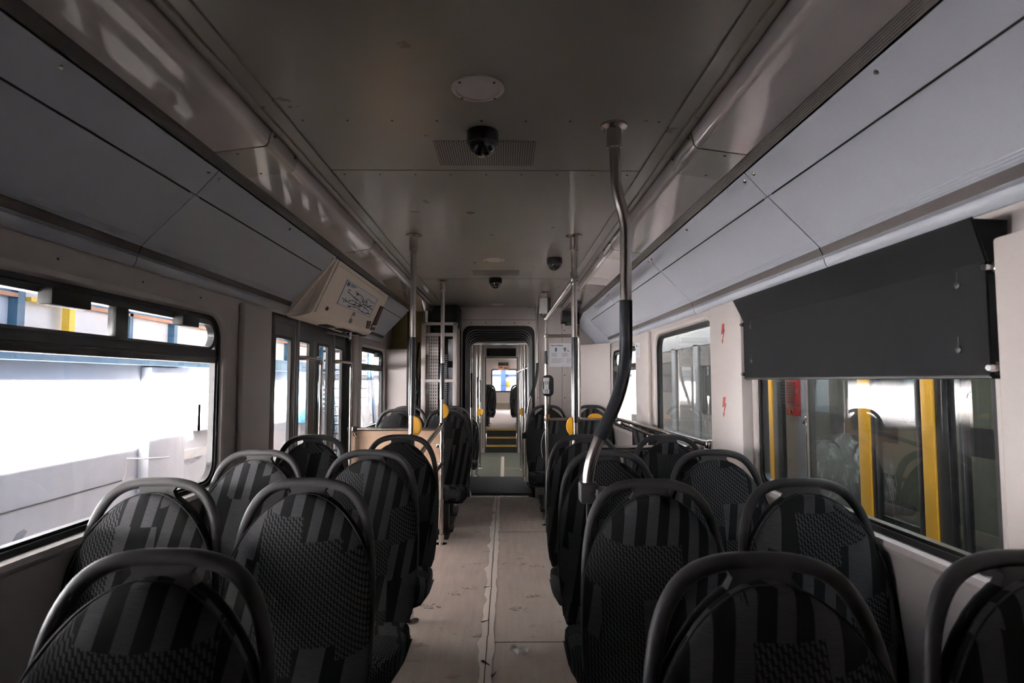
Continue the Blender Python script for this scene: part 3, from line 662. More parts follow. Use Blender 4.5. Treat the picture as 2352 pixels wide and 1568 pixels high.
# validator
vx_, vy_ = .375, 5.50; v0 = aY(1258, 885, vy_)
t = T('ticket_validator', 'dark ticket validator with a white face strapped to its pole', 'ticket validator', (v0.x, vy_, v0.z))
o_ = rrect(v0.x - .05, v0.x + .052, v0.z - .10, v0.z + .095, .045)
m = MB().loft([[V((a, vy_ - .03, c)) for a, c in rrect(v0.x - .044, v0.x + .046, v0.z - .094, v0.z + .089, .04)], [V((a, vy_ - .02, c)) for a, c in o_], [V((a, vy_ + .03, c)) for a, c in o_]]); t.part('housing', m, 'black')
m = MB().box(v0.x - .042, v0.x + .012, vy_ - .037, vy_ - .03, v0.z + .035, v0.z + .07, .003).box(v0.x - .034, v0.x + .006, vy_ - .037, vy_ - .03, v0.z - .04, v0.z + .04, .003).box(v0.x - .042, v0.x + .012, vy_ - .037, vy_ - .03, v0.z - .072, v0.z - .035, .003); t.part('face_plate', m, 'white')
m = MB()
for dz in (.025, -.05):
    for a0, a1, b0, b1 in ((-.012, .012, .009, .013), (-.012, .012, -.013, -.009), (-.012, -.008, -.013, .013), (.008, .012, -.013, .013)): m.box(v0.x - .015 + a0, v0.x - .015 + a1, vy_ - .039, vy_ - .036, v0.z + dz + b0, v0.z + dz + b1)
t.part('symbol', m, 'ink')
t.part('cable', MB().tube(smooth_path([(v0.x + .02, vy_ - .01, v0.z - .09), (v0.x + .015, vy_ - .0, v0.z - .17), (v0.x - .005, vy_ - .005, v0.z - .24), (v0.x - .0, vy_ - .005, v0.z - .33)]), .008, 8), 'wire')
t.part('orange_tag', MB().box(v0.x - .018, v0.x + .016, vy_ + .015, vy_ + .02, v0.z - .30, v0.z - .26), 'orange')
# small junction box and thin wire
g = aY(1249, 703, 5.5); t = T('junction_box', 'grey junction box under the ceiling on the validator pole', 'electrical box', (g.x, 5.5, g.z))
t.part('case', MB().box(g.x - .04, g.x + .055, 5.46, 5.53, g.z - .07, g.z + .07, .006), 'boxgrey')
t.part('lid', MB().box(g.x + .03, g.x + .058, 5.455, 5.535, g.z - .072, g.z + .072, .004), 'doorframe')
t.part('cable', MB().tube(smooth_path([(g.x - .03, 5.49, g.z - .07), (g.x + .0, 5.49, g.z - .10), (g.x + .03, 5.49, g.z - .09)]), .005, 8), 'wire')
single('loose_wire', MB().tube(smooth_path([aY(1253, 985, 5.5), aY(1246, 1003, 5.49), aY(1243, 1025, 5.49), aY(1246, 1050, 5.49)]), .003, 6), 'cable', 'thin white wire hanging from the validator pole', 'wire', aY(1253, 985, 5.5))
# plywood screen
p0 = aY(797, 1000, 4.95); x1 = -.52
t = T('plywood_screen', 'pale plywood screen with rounded corners between seats and doorway', 'screen', (-.88, 4.95, .1))
t.part('board', MB().loft([[V((a, yy, c)) for a, c in rrect(XL + .01, x1, .10, .895, .035)] for yy in (4.94, 4.96)]), 'wood')
t.part('clamp', MB().box(x1 - .03, -.50, 4.925, 4.975, zz(1022, 4.92) - .018, zz(1022, 4.92) + .018, .004), 'chrome')
t.part('clamp', MB().box(x1 - .03, -.50, 4.925, 4.975, zz(1146, 4.92) - .018, zz(1146, 4.92) + .018, .004), 'chrome')
t.part('bolt', MB().lathe((XL + .05, 4.938, .86), [(.016, 0), (.016, .006), (.008, .01)], (0, -1, 0), 16), 'chrome')
# floor litter and cable
pth = [aZ(x, yy, .006) for x, yy in ((1168, 1491), (1180, 1494), (1190, 1503), (1206, 1504), (1212, 1499), (1202, 1493), (1186, 1490), (1170, 1494))]
m = MB(); pth = smooth_path(pth, 4)
for k, (a, c) in enumerate(zip(pth, pth[1:])):
    h = V((0, 0, .012 + .008 * math.sin(k * 1.3))); w_ = V((.003, .007, 0)); m.prism([a, c, c + w_ + h, a + w_ + h], V((.001, .001, .0005)))
single('paper_scrap', m, 'white', 'crumpled strip of white paper on the floor', 'litter', pth[0])
t = T('power_cable', 'white cable with a connector lying on the floor beside the rack', 'cable', aZ(1050, 1150, .01))
t.part('cord', MB().tube(smooth_path([aZ(1008, 1150, .012), aZ(1018, 1157, .012), aZ(1035, 1155, .012), aZ(1052, 1147, .012), aZ(1056, 1135, .05), aY(1053, 1125, 5.6)]), .007, 8), 'cable')
c = aZ(1027, 1166, .015); t.part('connector', MB().box(c.x - .018, c.x + .018, c.y - .03, c.y + .03, 0.002, .03, .006), 'cable')
# ================================================================ door drive housing with its notices
s = -1
t = T('door_drive_housing', 'beige sloping housing of the door drive above the folding door', 'door housing', (-1.1, 4.25, 1.7))
f0, f1 = 3.49, 5.03
FB, FT = (X(s, 1.03), 1.690), (X(s, .893), 1.992)
t.part('body', MB().sweepY([FT, FB, (X(s, 1.045), 1.676), (X(s, 1.10), 1.662), (XL + .003, 1.655), (XL + .003, 1.72), (X(s, .92), 1.99)], f0, f1), 'cover')
# cheek running on to the cove
t.part('side_cheek', MB().loft([[V((X(s, 1.17), f0 - .03, 1.665)), V((X(s, 1.135), f0 - .03, 1.69)), V((X(s, .9), f0 - .03, 1.985)), V((X(s, 1.17), f0 - .03, 1.985))],
                                [V((X(s, 1.17), f0 + .02, 1.660)), V((X(s, 1.03), f0 + .02, 1.69)), V((X(s, .895), f0 + .02, 1.99)), V((X(s, 1.17), f0 + .02, 1.985))]]), 'cover', smooth=False)
nf = V((-(FT[1] - FB[1]) * -1, 0, (FB[0] - FT[0]) * 1)); nf = V((FT[1] - FB[1], 0, -(FT[0] - FB[0]))).normalized()
P0 = V((FB[0], 4, FB[1])); N0 = nf
on = lambda px, py: aP(px, py, P0 + N0 * .006, N0)
fp = [V((FT[0], f0 + .04, FT[1])) * 1, V((FT[0], f1 - .02, FT[1])), V((FB[0], f1 - .02, FB[1])), V((FB[0], f0 + .04, FB[1]))]
t.part('cover', MB().prism([p + N0 * .0005 for p in fp], N0 * .005), 'cover')
m = MB()
for k in range(24):
    y_ = f0 + .1 + k * .058; q = V((FT[0], y_, FT[1])) + (V((FB[0] - FT[0], 0, FB[1] - FT[1]))) * .07 + N0 * .0055; m.lathe(q, [(.004, 0), (.003, .0015)], N0, 8)
t.part('rivet', m, 'trim')
l = on(750, 708); t.part('lock', MB().lathe(l, [(.012, -.002), (.012, .008), (.007, .012)], N0, 16), 'trim')
for a, c, d_ in ((4.1, -1.2, .1), (4.45, -1.18, .12), (4.75, -1.17, .1)): t.part('slot', MB().box(c - .03, c + .03, a - d_, a + d_, 1.654, 1.659), 'gap')
arm = T('drive_linkage', 'metal drive arm of the folding door under the beige housing', 'linkage', (-1.2, 4.45, 1.62))
arm.part('lever', MB().tube([(-1.22, 4.15, 1.625), (-1.18, 4.62, 1.625)], .012, 10), 'alu'); arm.part('lever', MB().tube([(-1.18, 4.62, 1.62), (-1.24, 4.86, 1.615)], .012, 10), 'alu')
arm.part('pivot', MB().lathe((-1.18, 4.62, 1.60), [(.02, 0), (.02, .055)], seg=14), 'chrome'); arm.part('pivot', MB().lathe((-1.2, 4.55, 1.61), [(.014, 0), (.014, .045)], seg=14), 'chrome')
single('ceiling_spot', MB().lathe((-1.17, 5.0, 1.657), [(.03, 0.004), (.03, -.004), (.022, -.006)], seg=20), 'black', 'flat black round fitting under the door housing', 'light fitting', (-1.17, 5.0, 1.657))
# route map
pt = Patch(on(798, 641), on(868, 686), on(848, 729), on(773, 697))
t = T('route_map', 'route map poster with a tangle of black lines on the beige housing', 'poster', pt.c[3])
t.part('sheet', pt.slab(MB(), .002), 'paper')
m = MB(); pt.rect(m, .01, .01, .99, .025); pt.rect(m, .01, .97, .99, .985); pt.rect(m, .003, 0, .012, 1); pt.rect(m, .988, 0, .997, 1); t.part('border', m, 'greyint')
m = MB(); pt.rect(m, .04, .06, .10, .2); pt.rect(m, .13, .07, .28, .11); pt.rect(m, .13, .14, .22, .17); t.part('blue_heading', m, 'blueink')
m = MB(); rnd = random.Random(3)
def seg(u0, v0, u1, v1, th=.006):
    a, c = pt.p(u0, v0, .001), pt.p(u1, v1, .001); d = (c - a); 
    if d.length < 1e-5: return
    n = d.cross(pt.n).normalized() * th * .35; m.prism([a - n, a + n, c + n, c - n], pt.n * .0008)
for pts in (((.06, .72), (.3, .78), (.5, .74), (.62, .58), (.8, .55), (.95, .58)), ((.12, .4), (.36, .5), (.55, .55), (.6, .85)), ((.3, .25), (.55, .3), (.62, .5), (.7, .25), (.95, .3)), ((.25, .9), (.5, .82), (.7, .9), (.93, .86)), ((.4, .45), (.45, .9)), ((.7, .3), (.72, .8)), ((.5, .35), (.8, .72)), ((.35, .62), (.66, .66), (.9, .74))):
    for (a, c_), (d_, e_) in zip(pts, pts[1:]): seg(a, c_, d_, e_)
for k in range(46): u, v = rnd.uniform(.1, .92), rnd.uniform(.28, .92); seg(u, v, u + rnd.uniform(.02, .07), v, .008)
t.part('route_line', m, 'ink')
pt = Patch(on(812, 716), on(817, 719), on(806, 743), on(800, 740)); m = MB()
t = T('door_sticker', 'narrow blue and white sticker below the route map', 'sticker', pt.c[3]); t.part('label', pt.slab(MB(), .002), 'greyint')
pt.rect(m, .1, .3, .9, .62); t.part('white_field', m, 'paper')
pt = Patch(on(843, 736), on(853, 738), on(848, 755), on(840, 754))
t = T('warning_label', 'small red label beside the emergency strap', 'sticker', pt.c[3]); t.part('label', pt.slab(MB(), .002), 'darkred')
m = MB(); pt.rect(m, .3, .2, .7, .4); pt.rect(m, .3, .6, .7, .85); t.part('mark', m, 'inkl')
pt = Patch(on(873, 702), on(880, 704), on(858, 758), on(849, 757))
t = T('emergency_strap', 'dark red emergency door strap on the end of the beige housing', 'emergency handle', pt.c[3])
t.part('strap', MB().prism([p + pt.n * .001 for p in pt.c], pt.n * .006), 'darkred')
m = MB(); pt.rect(m, -.25, .78, 1.3, .86, .004, .01); t.part('buckle', m, 'chrome')

# ================================================================ folded board over the window
bl, br_ = aX(1710, 858, 1.06), aX(2275, 858, 1.06); ya, yb2 = br_.y, bl.y
t = T('window_board', 'charcoal folded board fixed over the upper half of the nearest window', 'board', (1.06, (ya + yb2) / 2, 1.3))
pf = [(1.06, 1.302), (1.06, 1.553), (1.0, 1.640), (1.095, 1.640), (1.095, 1.302)]
def skew(y, z): return y - max(0, (z - 1.553)) * .5
th = .006
t.part('front_sheet', MB().loft([[V((1.06, y_, 1.302)), V((1.06, y_, 1.553)), V((1.066, y_, 1.553)), V((1.066, y_, 1.302))] for y_ in (ya, yb2)]), 'board')
t.part('sloped_sheet', MB().loft([[V((1.06, y_, 1.5535)), V((1.0, y_ - .04, 1.640)), V((1.006, y_ - .04, 1.643)), V((1.066, y_, 1.556))] for y_ in (ya, yb2)]), 'board')
t.part('back_plate', MB().box(1.085, 1.096, ya - .015, yb2 + .01, 1.298, 1.64), 'board')
for y_ in (ya, yb2):
    t.part('side_flap', MB().prism([(1.067, y_ - .002, 1.305), (1.067, y_ - .002, 1.553), (1.008, y_ - .04, 1.638), (1.09, y_ - .03, 1.638), (1.09, y_ - .002, 1.305)], (0, .004, 0)), 'board')
t.part('bottom_rail', MB().box(1.062, 1.094, ya, yb2, 1.294, 1.302, .002).box(1.056, 1.07, ya, yb2, 1.2985, 1.303, .001), 'frame')
for y_ in (ya - .004, yb2 + .006):
    for z_ in (1.318, 1.538):
        t.part('knob', MB().lathe((1.08, y_, z_), [(.014, .0), (.014, .012), (.009, .014), (.009, .03), (.0065, .034)], (-1, -.2, 0), 18), 'chrome')
for px, py in ((2200, 655), (2203, 803), (1725, 750), (1727, 828)):
    c = aX(px, py, 1.0598); t.part('keyhole', MB().lathe(c, [(.009, 0), (.0085, .003), (.004, .005)], (-1, 0, 0), 14).box(1.0585, 1.0605, c.y - .002, c.y + .002, c.z, c.z + .03), 'black')
# lightning stickers
def bolt(px, py, lb, xp=1.0445, sc=1):
    c = aX(px, py, xp); h = .047 * sc; w_ = .037 * sc
    pts = [(-.1, .5), (.35, .5), (.15, .16), (.42, .2), (-.02, -.34), (.12, -.34), (-.12, -.52), (-.2, -.30), (-.1, -.32), (.1, .02), (-.28, -.04)]
    m = MB().prism([(xp, c.y - a * w_ * 1.9, c.z + d_ * 2 * h) for a, d_ in pts], (-.0008, 0, 0)); single('lightning_sticker', m, 'red', lb, 'sticker', c, 'high voltage stickers')
bolt(1660, 766, 'red lightning bolt sticker, upper of two on the pillar'); bolt(1663, 934, 'red lightning bolt sticker, lower of two on the pillar')
pt = Patch(*[aX(x_, y_, 1.0715) for x_, y_ in ((1460, 788), (1469, 787), (1469, 819), (1460, 820))])
t = T('notice_sticker', 'narrow white notice on the wall beside the hopper window', 'sticker', pt.c[3]); t.part('sheet', pt.slab(MB(), .001), 'paper')
m = MB(); pt.rect(m, .15, .1, .4, .3); pt.rect(m, .5, .25, .9, .3); pt.rect(m, .1, .42, .9, .45)
for k in range(6): pt.rect(m, .2, .52 + k * .07, .8, .545 + k * .07)
t.part('print', m, 'inkl')

# ================================================================ bulkhead, equipment rack, portal
YB = YF
px0, px1 = -.475, .333; pz = 1.905
b = MB().box(px1, XR + .05, YB, YB + .06, 0, CEIL).box(px0, px1, YB, YB + .06, pz, CEIL).box(XL - .05, -.90, YB, YB + .06, 0, CEIL)
b.box(-.49, px0, YB, YB + .06, 0, CEIL).box(-.9, -.49, YB + .3, YB + .36, 0, CEIL)
for sx, x_ in ((1, px0), (-1, px1)):
    q = [(x_, pz)] + [(x_ + sx * .09 * (1 - math.sin(a)), pz - .09 * (1 - math.cos(a))) for a in [math.pi / 2 * k / 6 for k in range(7)]]
    b.prism([(a, YB, c) for a, c in q], (0, .06, 0))
b.box(px0 - .02, px1 + .02, YB - .012, YB, 1.965, CEIL, .003).box(px1 + .02, px1 + .05, YB - .015, YB, 0, CEIL, .003)
struct('wall_front', b, 'wall')
b = MB().box(px1 + .30, px1 + .303, YB - .004, YB, .2, CEIL).box(px0, px1, YB - .014, YB - .011, 1.964, 1.968)
for z_ in (.6, .85, 1.1, 1.35, 1.6, 1.85):
    b.lathe((px1 + .33, YB, z_), [(.007, -.0), (.004, .004)], (0, -1, 0), 8); b.lathe((px1 + .03, YB - .015, z_), [(.006, 0), (.003, .003)], (0, -1, 0), 8)
for k in range(5): b.lathe((px0 + .1 + k * .16, YB, 1.935), [(.007, 0), (.004, .004)], (0, -1, 0), 8)
struct('trim_11', b, 'trim')
# corner panels beside the windows
b = MB().prism([(XR, 6.32, 0), (XR, 6.32, 1.68), (.80, 6.72, 1.68), (.80, 6.72, 0)], (-.01, -.01, 0))
b.box(XL + .0, -1.03, 6.40, 6.42, 0, 1.62); struct('trim_12', b, 'wall')
b = MB().box(-1.03, -.99, 6.41, 6.5, 0, CEIL).box(.79, .82, 6.69, 6.73, 0, 1.9); struct('trim_13', b, 'trim')
b = MB().box(-1.25, -.9, 6.72, 6.77, 0, CEIL); struct('trim_14', b, 'beigepanel')
# open rack
rx0, rx1, ry0, ry1, rz1 = -.875, -.50, 6.36, 6.78, 1.90
t = T('equipment_rack', 'open cream metal rack with slotted cable duct and wiring', 'equipment rack', (-.69, 6.4, 0))
m = MB()
for x_, w_ in ((rx0, .045), (rx1 - .045, .045)):
    for y_ in (ry0, ry1 - .04): m.box(x_, x_ + w_, y_, y_ + .04, 0, rz1, .003)
m.box(rx0, rx1, ry0, ry0 + .04, rz1 - .028, rz1, .003).box(rx0, rx1, ry0, ry0 + .03, .06, .1).box(rx1 - .04, rx1, ry0, ry1, rz1 - .03, rz1).box(rx0 + .03, rx1 - .03, ry0 + .02, ry0 + .035, 1.755, 1.79).box(rx0 + .03, rx1 - .03, ry0 + .005, ry0 + .02, 1.275, 1.305)
t.part('frame', m, 'rackwhite')
t.part('back_plate', MB().box(rx0, rx1, ry1 - .02, ry1 - .01, 0, rz1), 'neighdark')
dx0 = rx0 + .075
t.part('cable_duct', MB().box(dx0, dx0 + .096, ry0 + .06, ry0 + .14, .12, 1.755), 'duct')
m = MB()
for z_, h_ in ((1.62, .12), (1.32, .08), (1.18, .05)): m.box(rx0 + .045, dx0, ry0 + .04, ry0 + .05, z_ - h_ / 2, z_ + h_ / 2)
t.part('bracket', m, 'white')
for z0_, z1_ in ((1.50, 1.735), (1.31, 1.43), (.9, 1.27), (.4, .85)): t.part('module', MB().box(dx0 + .19, rx1 - .045, ry0 + .16, ry0 + .26, z0_, z1_, .004), 'neighgrey')
m = MB()
for k in range(14):
    x_ = dx0 + .11 + .012 * (k % 6); zt_ = random.uniform(1.3, 1.7)
    m.tube(smooth_path([(x_, ry0 + .17 + random.uniform(-.02, .04), zt_), (x_ + random.uniform(-.01, .02), ry0 + .15, zt_ - .3), (x_ + random.uniform(-.02, .01), ry0 + .17, .5), (x_, ry0 + .18, .2)], 4), .006, 6)
for k in range(10):
    x_ = rx0 + .1 + .022 * k; m.tube(smooth_path([(x_, ry0 + .2, 1.86), (x_ + .03, ry0 + .12, 1.82), (x_ + random.uniform(-.04, .06), ry0 + .15, 1.79)], 4), .006, 6)
t.part('wiring', m, 'wire')
m = MB()
for z_ in [.3 + k * .022 for k in range(58)]: m.box(dx0 + .125, dx0 + .185, ry0 + .10, ry0 + .14, z_, z_ + .012)
t.part('terminal_strip', m, 'greyint')
m = MB()
for z_ in [.5, .7, .9, 1.05, 1.2, 1.35, 1.5, 1.65]: m.lathe((rx1 - .05, ry0 + .0, z_), [(.005, 0), (.004, .004)], (0, -1, 0), 8)
t.part('screw', m, 'chrome')
t = T('cable_bundle', 'dark cables with one teal loop hanging beside the rack', 'cables', (-.93, 6.55, 1.0))
t.part('wiring', MB().tube(smooth_path([(-.93, 6.6, 1.7), (-.95, 6.55, 1.4), (-.91, 6.55, 1.1), (-.94, 6.6, .8)]), .012, 8).tube(smooth_path([(-.9, 6.62, 1.6), (-.92, 6.6, 1.3), (-.95, 6.6, 1.0), (-.92, 6.6, .7)]), .01, 8).box(-.96, -.9, 6.6, 6.66, 1.12, 1.28, .006), 'wire')
t.part('teal_wire', MB().tube(smooth_path([(-.905, 6.35, 1.19), (-.93, 6.35, 1.13), (-.93, 6.35, 1.06), (-.90, 6.35, 1.02)]), .004, 8), 'teal')
t = T('air_duct', 'black ducting above the rack beside the bulkhead header', 'duct', (-.65, 6.6, 2.0))
t.part('case', MB().box(-.78, -.50, 6.50, 6.78, 1.93, 2.095, .01), 'neighdark'); t.part('bracket', MB().box(-.52, -.485, 6.46, 6.77, 1.86, 2.08, .004), 'doorframe')
t = T('converter_box', 'black box hanging at the end of the light strip by the bulkhead', 'electrical box', (.75, 6.6, 1.95))
t.part('case', MB().box(.62, .80, 6.55, 6.77, 1.92, 2.05, .006), 'neighdark'); t.part('tray', MB().box(.66, .80, 6.50, 6.70, 1.895, 1.915, .003), 'black')
# bellows portal
def arch(mb, x0, x1, zt_, y0, y1, r0, th):
    o = rrect(x0 - th, x1 + th, -.6, zt_ + th, r0 + th); i = rrect(x0, x1, -.5, zt_, r0)
    return mb.loft([[V((a, y0, c)) for a, c in o], [V((a, y1, c)) for a, c in o], [V((a, y1, c)) for a, c in i], [V((a, y0, c)) for a, c in i], [V((a, y0, c)) for a, c in o]], cap=False)
t = T('portal_bellows', 'black rubber bellows of the articulation portal', 'bellows', (CX, 7.3, -.3))
m = MB()
for k in range(9): arch(m, px0 + (.0 if k % 2 else .03), px1 - (.0 if k % 2 else .03), pz - .03 - .005 * k + (.01 if k % 2 else -.012), YB + .065 + k * .115, YB + .065 + (k + 1) * .115, .12, .12)
t.part('fold', m, 'rubber')
t.part('inner_arch', arch(MB(), px0 + .02, px1 + .02, 1.80, 7.88, 8.0, .13, .15), 'doorframe')
t.part('ceiling_plate', MB().box(px0 + .04, px1, 8.0, 8.5, 1.79, 1.86, .006), 'ceiling')
t.part('slot', MB().box(px0 + .18, px0 + .34, 7.995, 8.002, 1.815, 1.825), 'gap'); t.part('slot', MB().box(px0 + .40, px0 + .56, 7.995, 8.002, 1.815, 1.825), 'gap')
p = [aZ(1083, 1137, 0), aZ(1225, 1137, 0), aZ(1197, 1098, .02), aZ(1074, 1098, .02)]
t = T('ramp_plate', 'dark grey ribbed rubber plate bridging the articulation floor', 'floor plate', p[0])
t.part('plate', MB().prism(p, (0, 0, .022)), 'mat_rubber')
t.part('edge_strip', MB().prism([p[0] + V((0, -.03, 0)), p[1] + V((0, -.03, 0)), p[1], p[0]], (0, 0, .014)), 'alu')
t.part('hinge', MB().lathe(aZ(1215, 1112, .03), [(.03, -.02), (.03, .03), (.015, .04)], seg=14), 'alu'); t.part('hinge', MB().lathe(aZ(1222, 1112, .03), [(.025, -.02), (.025, .03), (.012, .04)], seg=14), 'alu')

# ================================================================ low floor saloon, stairs, far saloon
struct('floor_far', MB().box(XL, XR, YF + .1, Y2 + .7, -.42, -.3), 'lowfloor')
struct('floor_upper', MB().box(XL, XR, Y2 + .62, Y3, .07, .19), 'floor')
struct('trim_17', MB().box(CX - .0, CX + .06, 8.5, 12.9, -.3, -.297).box(CX + .06, .4, 11.2, 11.22, -.3, -.298), 'tape')
struct('ceiling_far', MB().box(XL - .1, XR + .1, YF + .1, Y3 + .1, CEIL, 2.62), 'ceiling')
b = MB(); 
for y0, y1, hole in ((YF + .1, 8.8, None), (8.8, 11, (9.0, 10.8, .6, 1.6)), (11, 13.6, (11.2, 13.2, .6, 1.6)), (13.6, 16.6, (14.5, 16.4, 1.0, 1.75)), (16.6, 19.4, (16.8, 19.2, 1.0, 1.75)), (19.4, 24, (19.6, 23, 1.0, 1.75))): wall_panel(b, -1, y0, y1, -.5, CEIL, hole, .1, 5)
struct('wall_far_left', b, 'wall')
b = MB()
for y0, y1, hole in ((YF + .1, 8.8, None), (8.8, 11, (9.0, 10.8, .6, 1.6)), (11, 13.6, (11.2, 13.2, .6, 1.6)), (13.6, 16.6, (14.5, 16.4, 1.0, 1.75)), (16.6, 19.4, (16.8, 19.2, 1.0, 1.75)), (19.4, 24, (19.6, 23, 1.0, 1.75))): wall_panel(b, 1, y0, y1, -.5, CEIL, hole, .1, 5)
struct('wall_far_right', b, 'wall')
n_ = 6
for s in (-1, 1):
    for h in ((9.0, 10.8, .6, 1.6), (11.2, 13.2, .6, 1.6), (14.5, 16.4, 1.0, 1.75), (16.8, 19.2, 1.0, 1.75), (19.6, 23, 1.0, 1.75)): window(n_, s, h, .1, None, (), 'glass'); n_ += 1
bx0, bx1 = -.425, .262
b = MB().box(XL, bx0, Y2, Y2 + .08, -.3, CEIL).box(bx1, XR, Y2, Y2 + .08, -.3, CEIL).box(bx0, bx1, Y2, Y2 + .08, 1.80, CEIL)
b.box(-.84, -.80, Y2 - .5, Y2, -.3, CEIL).box(.62, .66, Y2 - .5, Y2, -.3, CEIL)
struct('wall_mid', b, 'wall')
b = MB()
for x_ in (-.78, -.70, -.60, -.5, .32, .40, .48, .56): b.box(x_, x_ + .012, Y2 - .006, Y2, -.2, CEIL)
struct('trim_15', b, 'trim')
t = T('display_box', 'black passenger display box above the far stairs', 'display', (CX, Y2 - .06, 1.9)); t.part('case', MB().box(bx0 + .01, bx1 - .02, Y2 - .1, Y2 - .005, 1.825, 2.005, .006), 'neighdark'); t.part('screen', MB().box(bx0 + .03, bx1 - .04, Y2 - .104, Y2 - .1, 1.84, 1.99), 'dome')
struct('trim_16', MB().box(bx0 - .02, bx0, Y2 - .02, Y2 + .1, -.3, 1.81).box(bx1, bx1 + .02, Y2 - .02, Y2 + .1, -.3, 1.81).box(bx0 - .02, bx1 + .02, Y2 - .02, Y2 + .1, 1.79, 1.81), 'doorframe')
t = T('stairs', 'three dark steps with yellow edges up to the far saloon', 'stairs', (CX, Y2, -.3))
zs = [-.3 + .163 * (k + 1) for k in range(3)]
for k, z_ in enumerate(zs):
    y_ = Y2 + .02 + k * .2
    t.part('step', MB().box(bx0 + .004, bx1 - .004, y_, Y2 + .7, z_ - .163, z_ - .002), 'riser'); t.part('nosing', MB().box(bx0 + .004, bx1 - .004, y_ - .012, y_ + .05, z_ - .032, z_, .004), 'nosing')
for s_, x_ in ((-1, -.44), (1, .34)):
    for k, y_ in enumerate((15.1, 15.9)):
        seat(x_, y_, 'far seat beyond the yellow-edged stairs, %s, %s' % ('rack side' if s_ < 0 else 'validator side', 'first one' if k == 0 else 'second one'), .19)
seat(-.62, 9.75, 'seat in the low-floor saloon just beyond the bellows', -.3); seat(-.66, 10.6, 'second seat in the low-floor saloon beyond the bellows', -.3)
seat(.56, 10.2, 'low-floor seat beyond the bellows, on the validator side', -.3)
PF = 'poles beyond the bellows'
for k, (px, y_, sl, bt, lb) in enumerate(((1073, 8.4, None, 0, 'thin steel pole right behind the bellows arch, rack side'), (1083, 8.9, (.9, 1.4), 0, 'sleeved pole behind the bellows arch, rack side'), (1096, 10.3, (1.0, 1.35), 1, 'pole with yellow button in the low-floor saloon, nearer one'), (1103, 11.2, (.9, 1.3), 1, 'pole with yellow button in the low-floor saloon, further one'), (1201, 10.0, None, 1, 'pole with yellow button in the low-floor saloon, validator side'), (1208, 9.2, (.8, 1.5), 0, 'dark sleeved pole in the low-floor saloon, validator side'), (1196, 11.0, None, 0, 'thin pole furthest down the low-floor saloon'), (1215, 8.7, None, 0, 'thin steel pole right behind the bellows arch, validator side'))):
    v_ = aY(px, 900, y_); pole(lb, v_.x, y_, -.3, CEIL, sl, (zz(945, y_), 1 if px < 1150 else -1, .07, .045) if bt else None, group=PF)
pth = fillet([aY(1233, 690, 6.6), aY(1235, 865, 6.6), aY(1212, 930, 6.6), aY(1211, 985, 6.6), aY(1205, 1000, 6.65)], .15)
t = T('bent_grab_pole', 'slim bent handrail on the portal edge by the ticket validator', 'grab pole', pth[-1]); t.part('tube', MB().tube(pth, .014, 14), 'steel')
t.part('grip_sleeve', MB().tube([p for p in pth if 1.12 < p.z < 1.56] + [aY(1220, 912, 6.6)], .0165, 14), 'sleeve'); t.part('mount', MB().lathe(pth[0], [(.035, .01), (.035, -.005), (.016, -.012)], seg=18).box(pth[-1].x - .03, pth[-1].x + .05, 6.6, 6.78, pth[-1].z - .03, pth[-1].z + .03, .006), 'black')
hb = T('cross_rail', 'zigzag chrome cross rail between the far poles, validator side', 'handrail', (.3, 9.5, 1.2)); hb.part('tube', MB().tube(smooth_path([aY(1224, 842, 8.7), aY(1208, 846, 9.2), aY(1201, 849, 10.0), aY(1189, 854, 11.0)]), .014, 10), 'steel')
# end wall with rear window
ew = [-.475, .42, .90, 1.69]
b = MB().box(XL, ew[0] - .06, Y3, Y3 + .1, .1, CEIL).box(ew[1] + .06, XR, Y3, Y3 + .1, .1, CEIL).box(ew[0] - .06, ew[1] + .06, Y3, Y3 + .1, ew[3] + .05, CEIL).box(ew[0] - .06, ew[1] + .06, Y3, Y3 + .1, .1, ew[2] - .05)
struct('wall_back', b, 'wall'); struct('baseboard_back', MB().box(XL, XR, Y3 - .03, Y3, .19, .42), 'ceiling')
o_ = rrect(ew[0] - .07, ew[1] + .07, ew[2] - .06, ew[3] + .06, .08); i_ = rrect(ew[0] - .02, ew[1] + .02, ew[2] - .01, ew[3] + .01, .06)
wn = struct('window_17', MB().loft([[V((a, Y3 - .02, c)) for a, c in o_], [V((a, Y3 + .05, c)) for a, c in o_], [V((a, Y3 + .05, c)) for a, c in i_], [V((a, Y3 - .02, c)) for a, c in i_], [V((a, Y3 - .02, c)) for a, c in o_]], cap=False), 'rubber')
struct('pane', MB().box(ew[0] - .03, ew[1] + .03, Y3 + .02, Y3 + .024, ew[2] - .03, ew[3] + .03), 'glass', wn)
struct('transom', MB().box(ew[0], ew[1], Y3 - .03, Y3, 1.09, 1.11), 'frame', wn)
p = aY(1156, 841, Y3 - .06); t = T('destination_box', 'brown destination box with black top on the far end wall', 'sign', (p.x, Y3 - .06, p.z)); t.part('case', MB().box(p.x - .2, p.x + .2, Y3 - .12, Y3 - .005, p.z - .15, p.z + .15, .01), 'copper')
t.part('top', MB().box(p.x - .2, p.x + .2, Y3 - .125, Y3 - .12, p.z + .02, p.z + .15), 'black'); t.part('print', MB().box(p.x - .17, p.x - .02, Y3 - .124, Y3 - .12, p.z - .06, p.z - .02).box(p.x + .02, p.x + .17, Y3 - .124, Y3 - .12, p.z - .09, p.z - .05), 'ink')
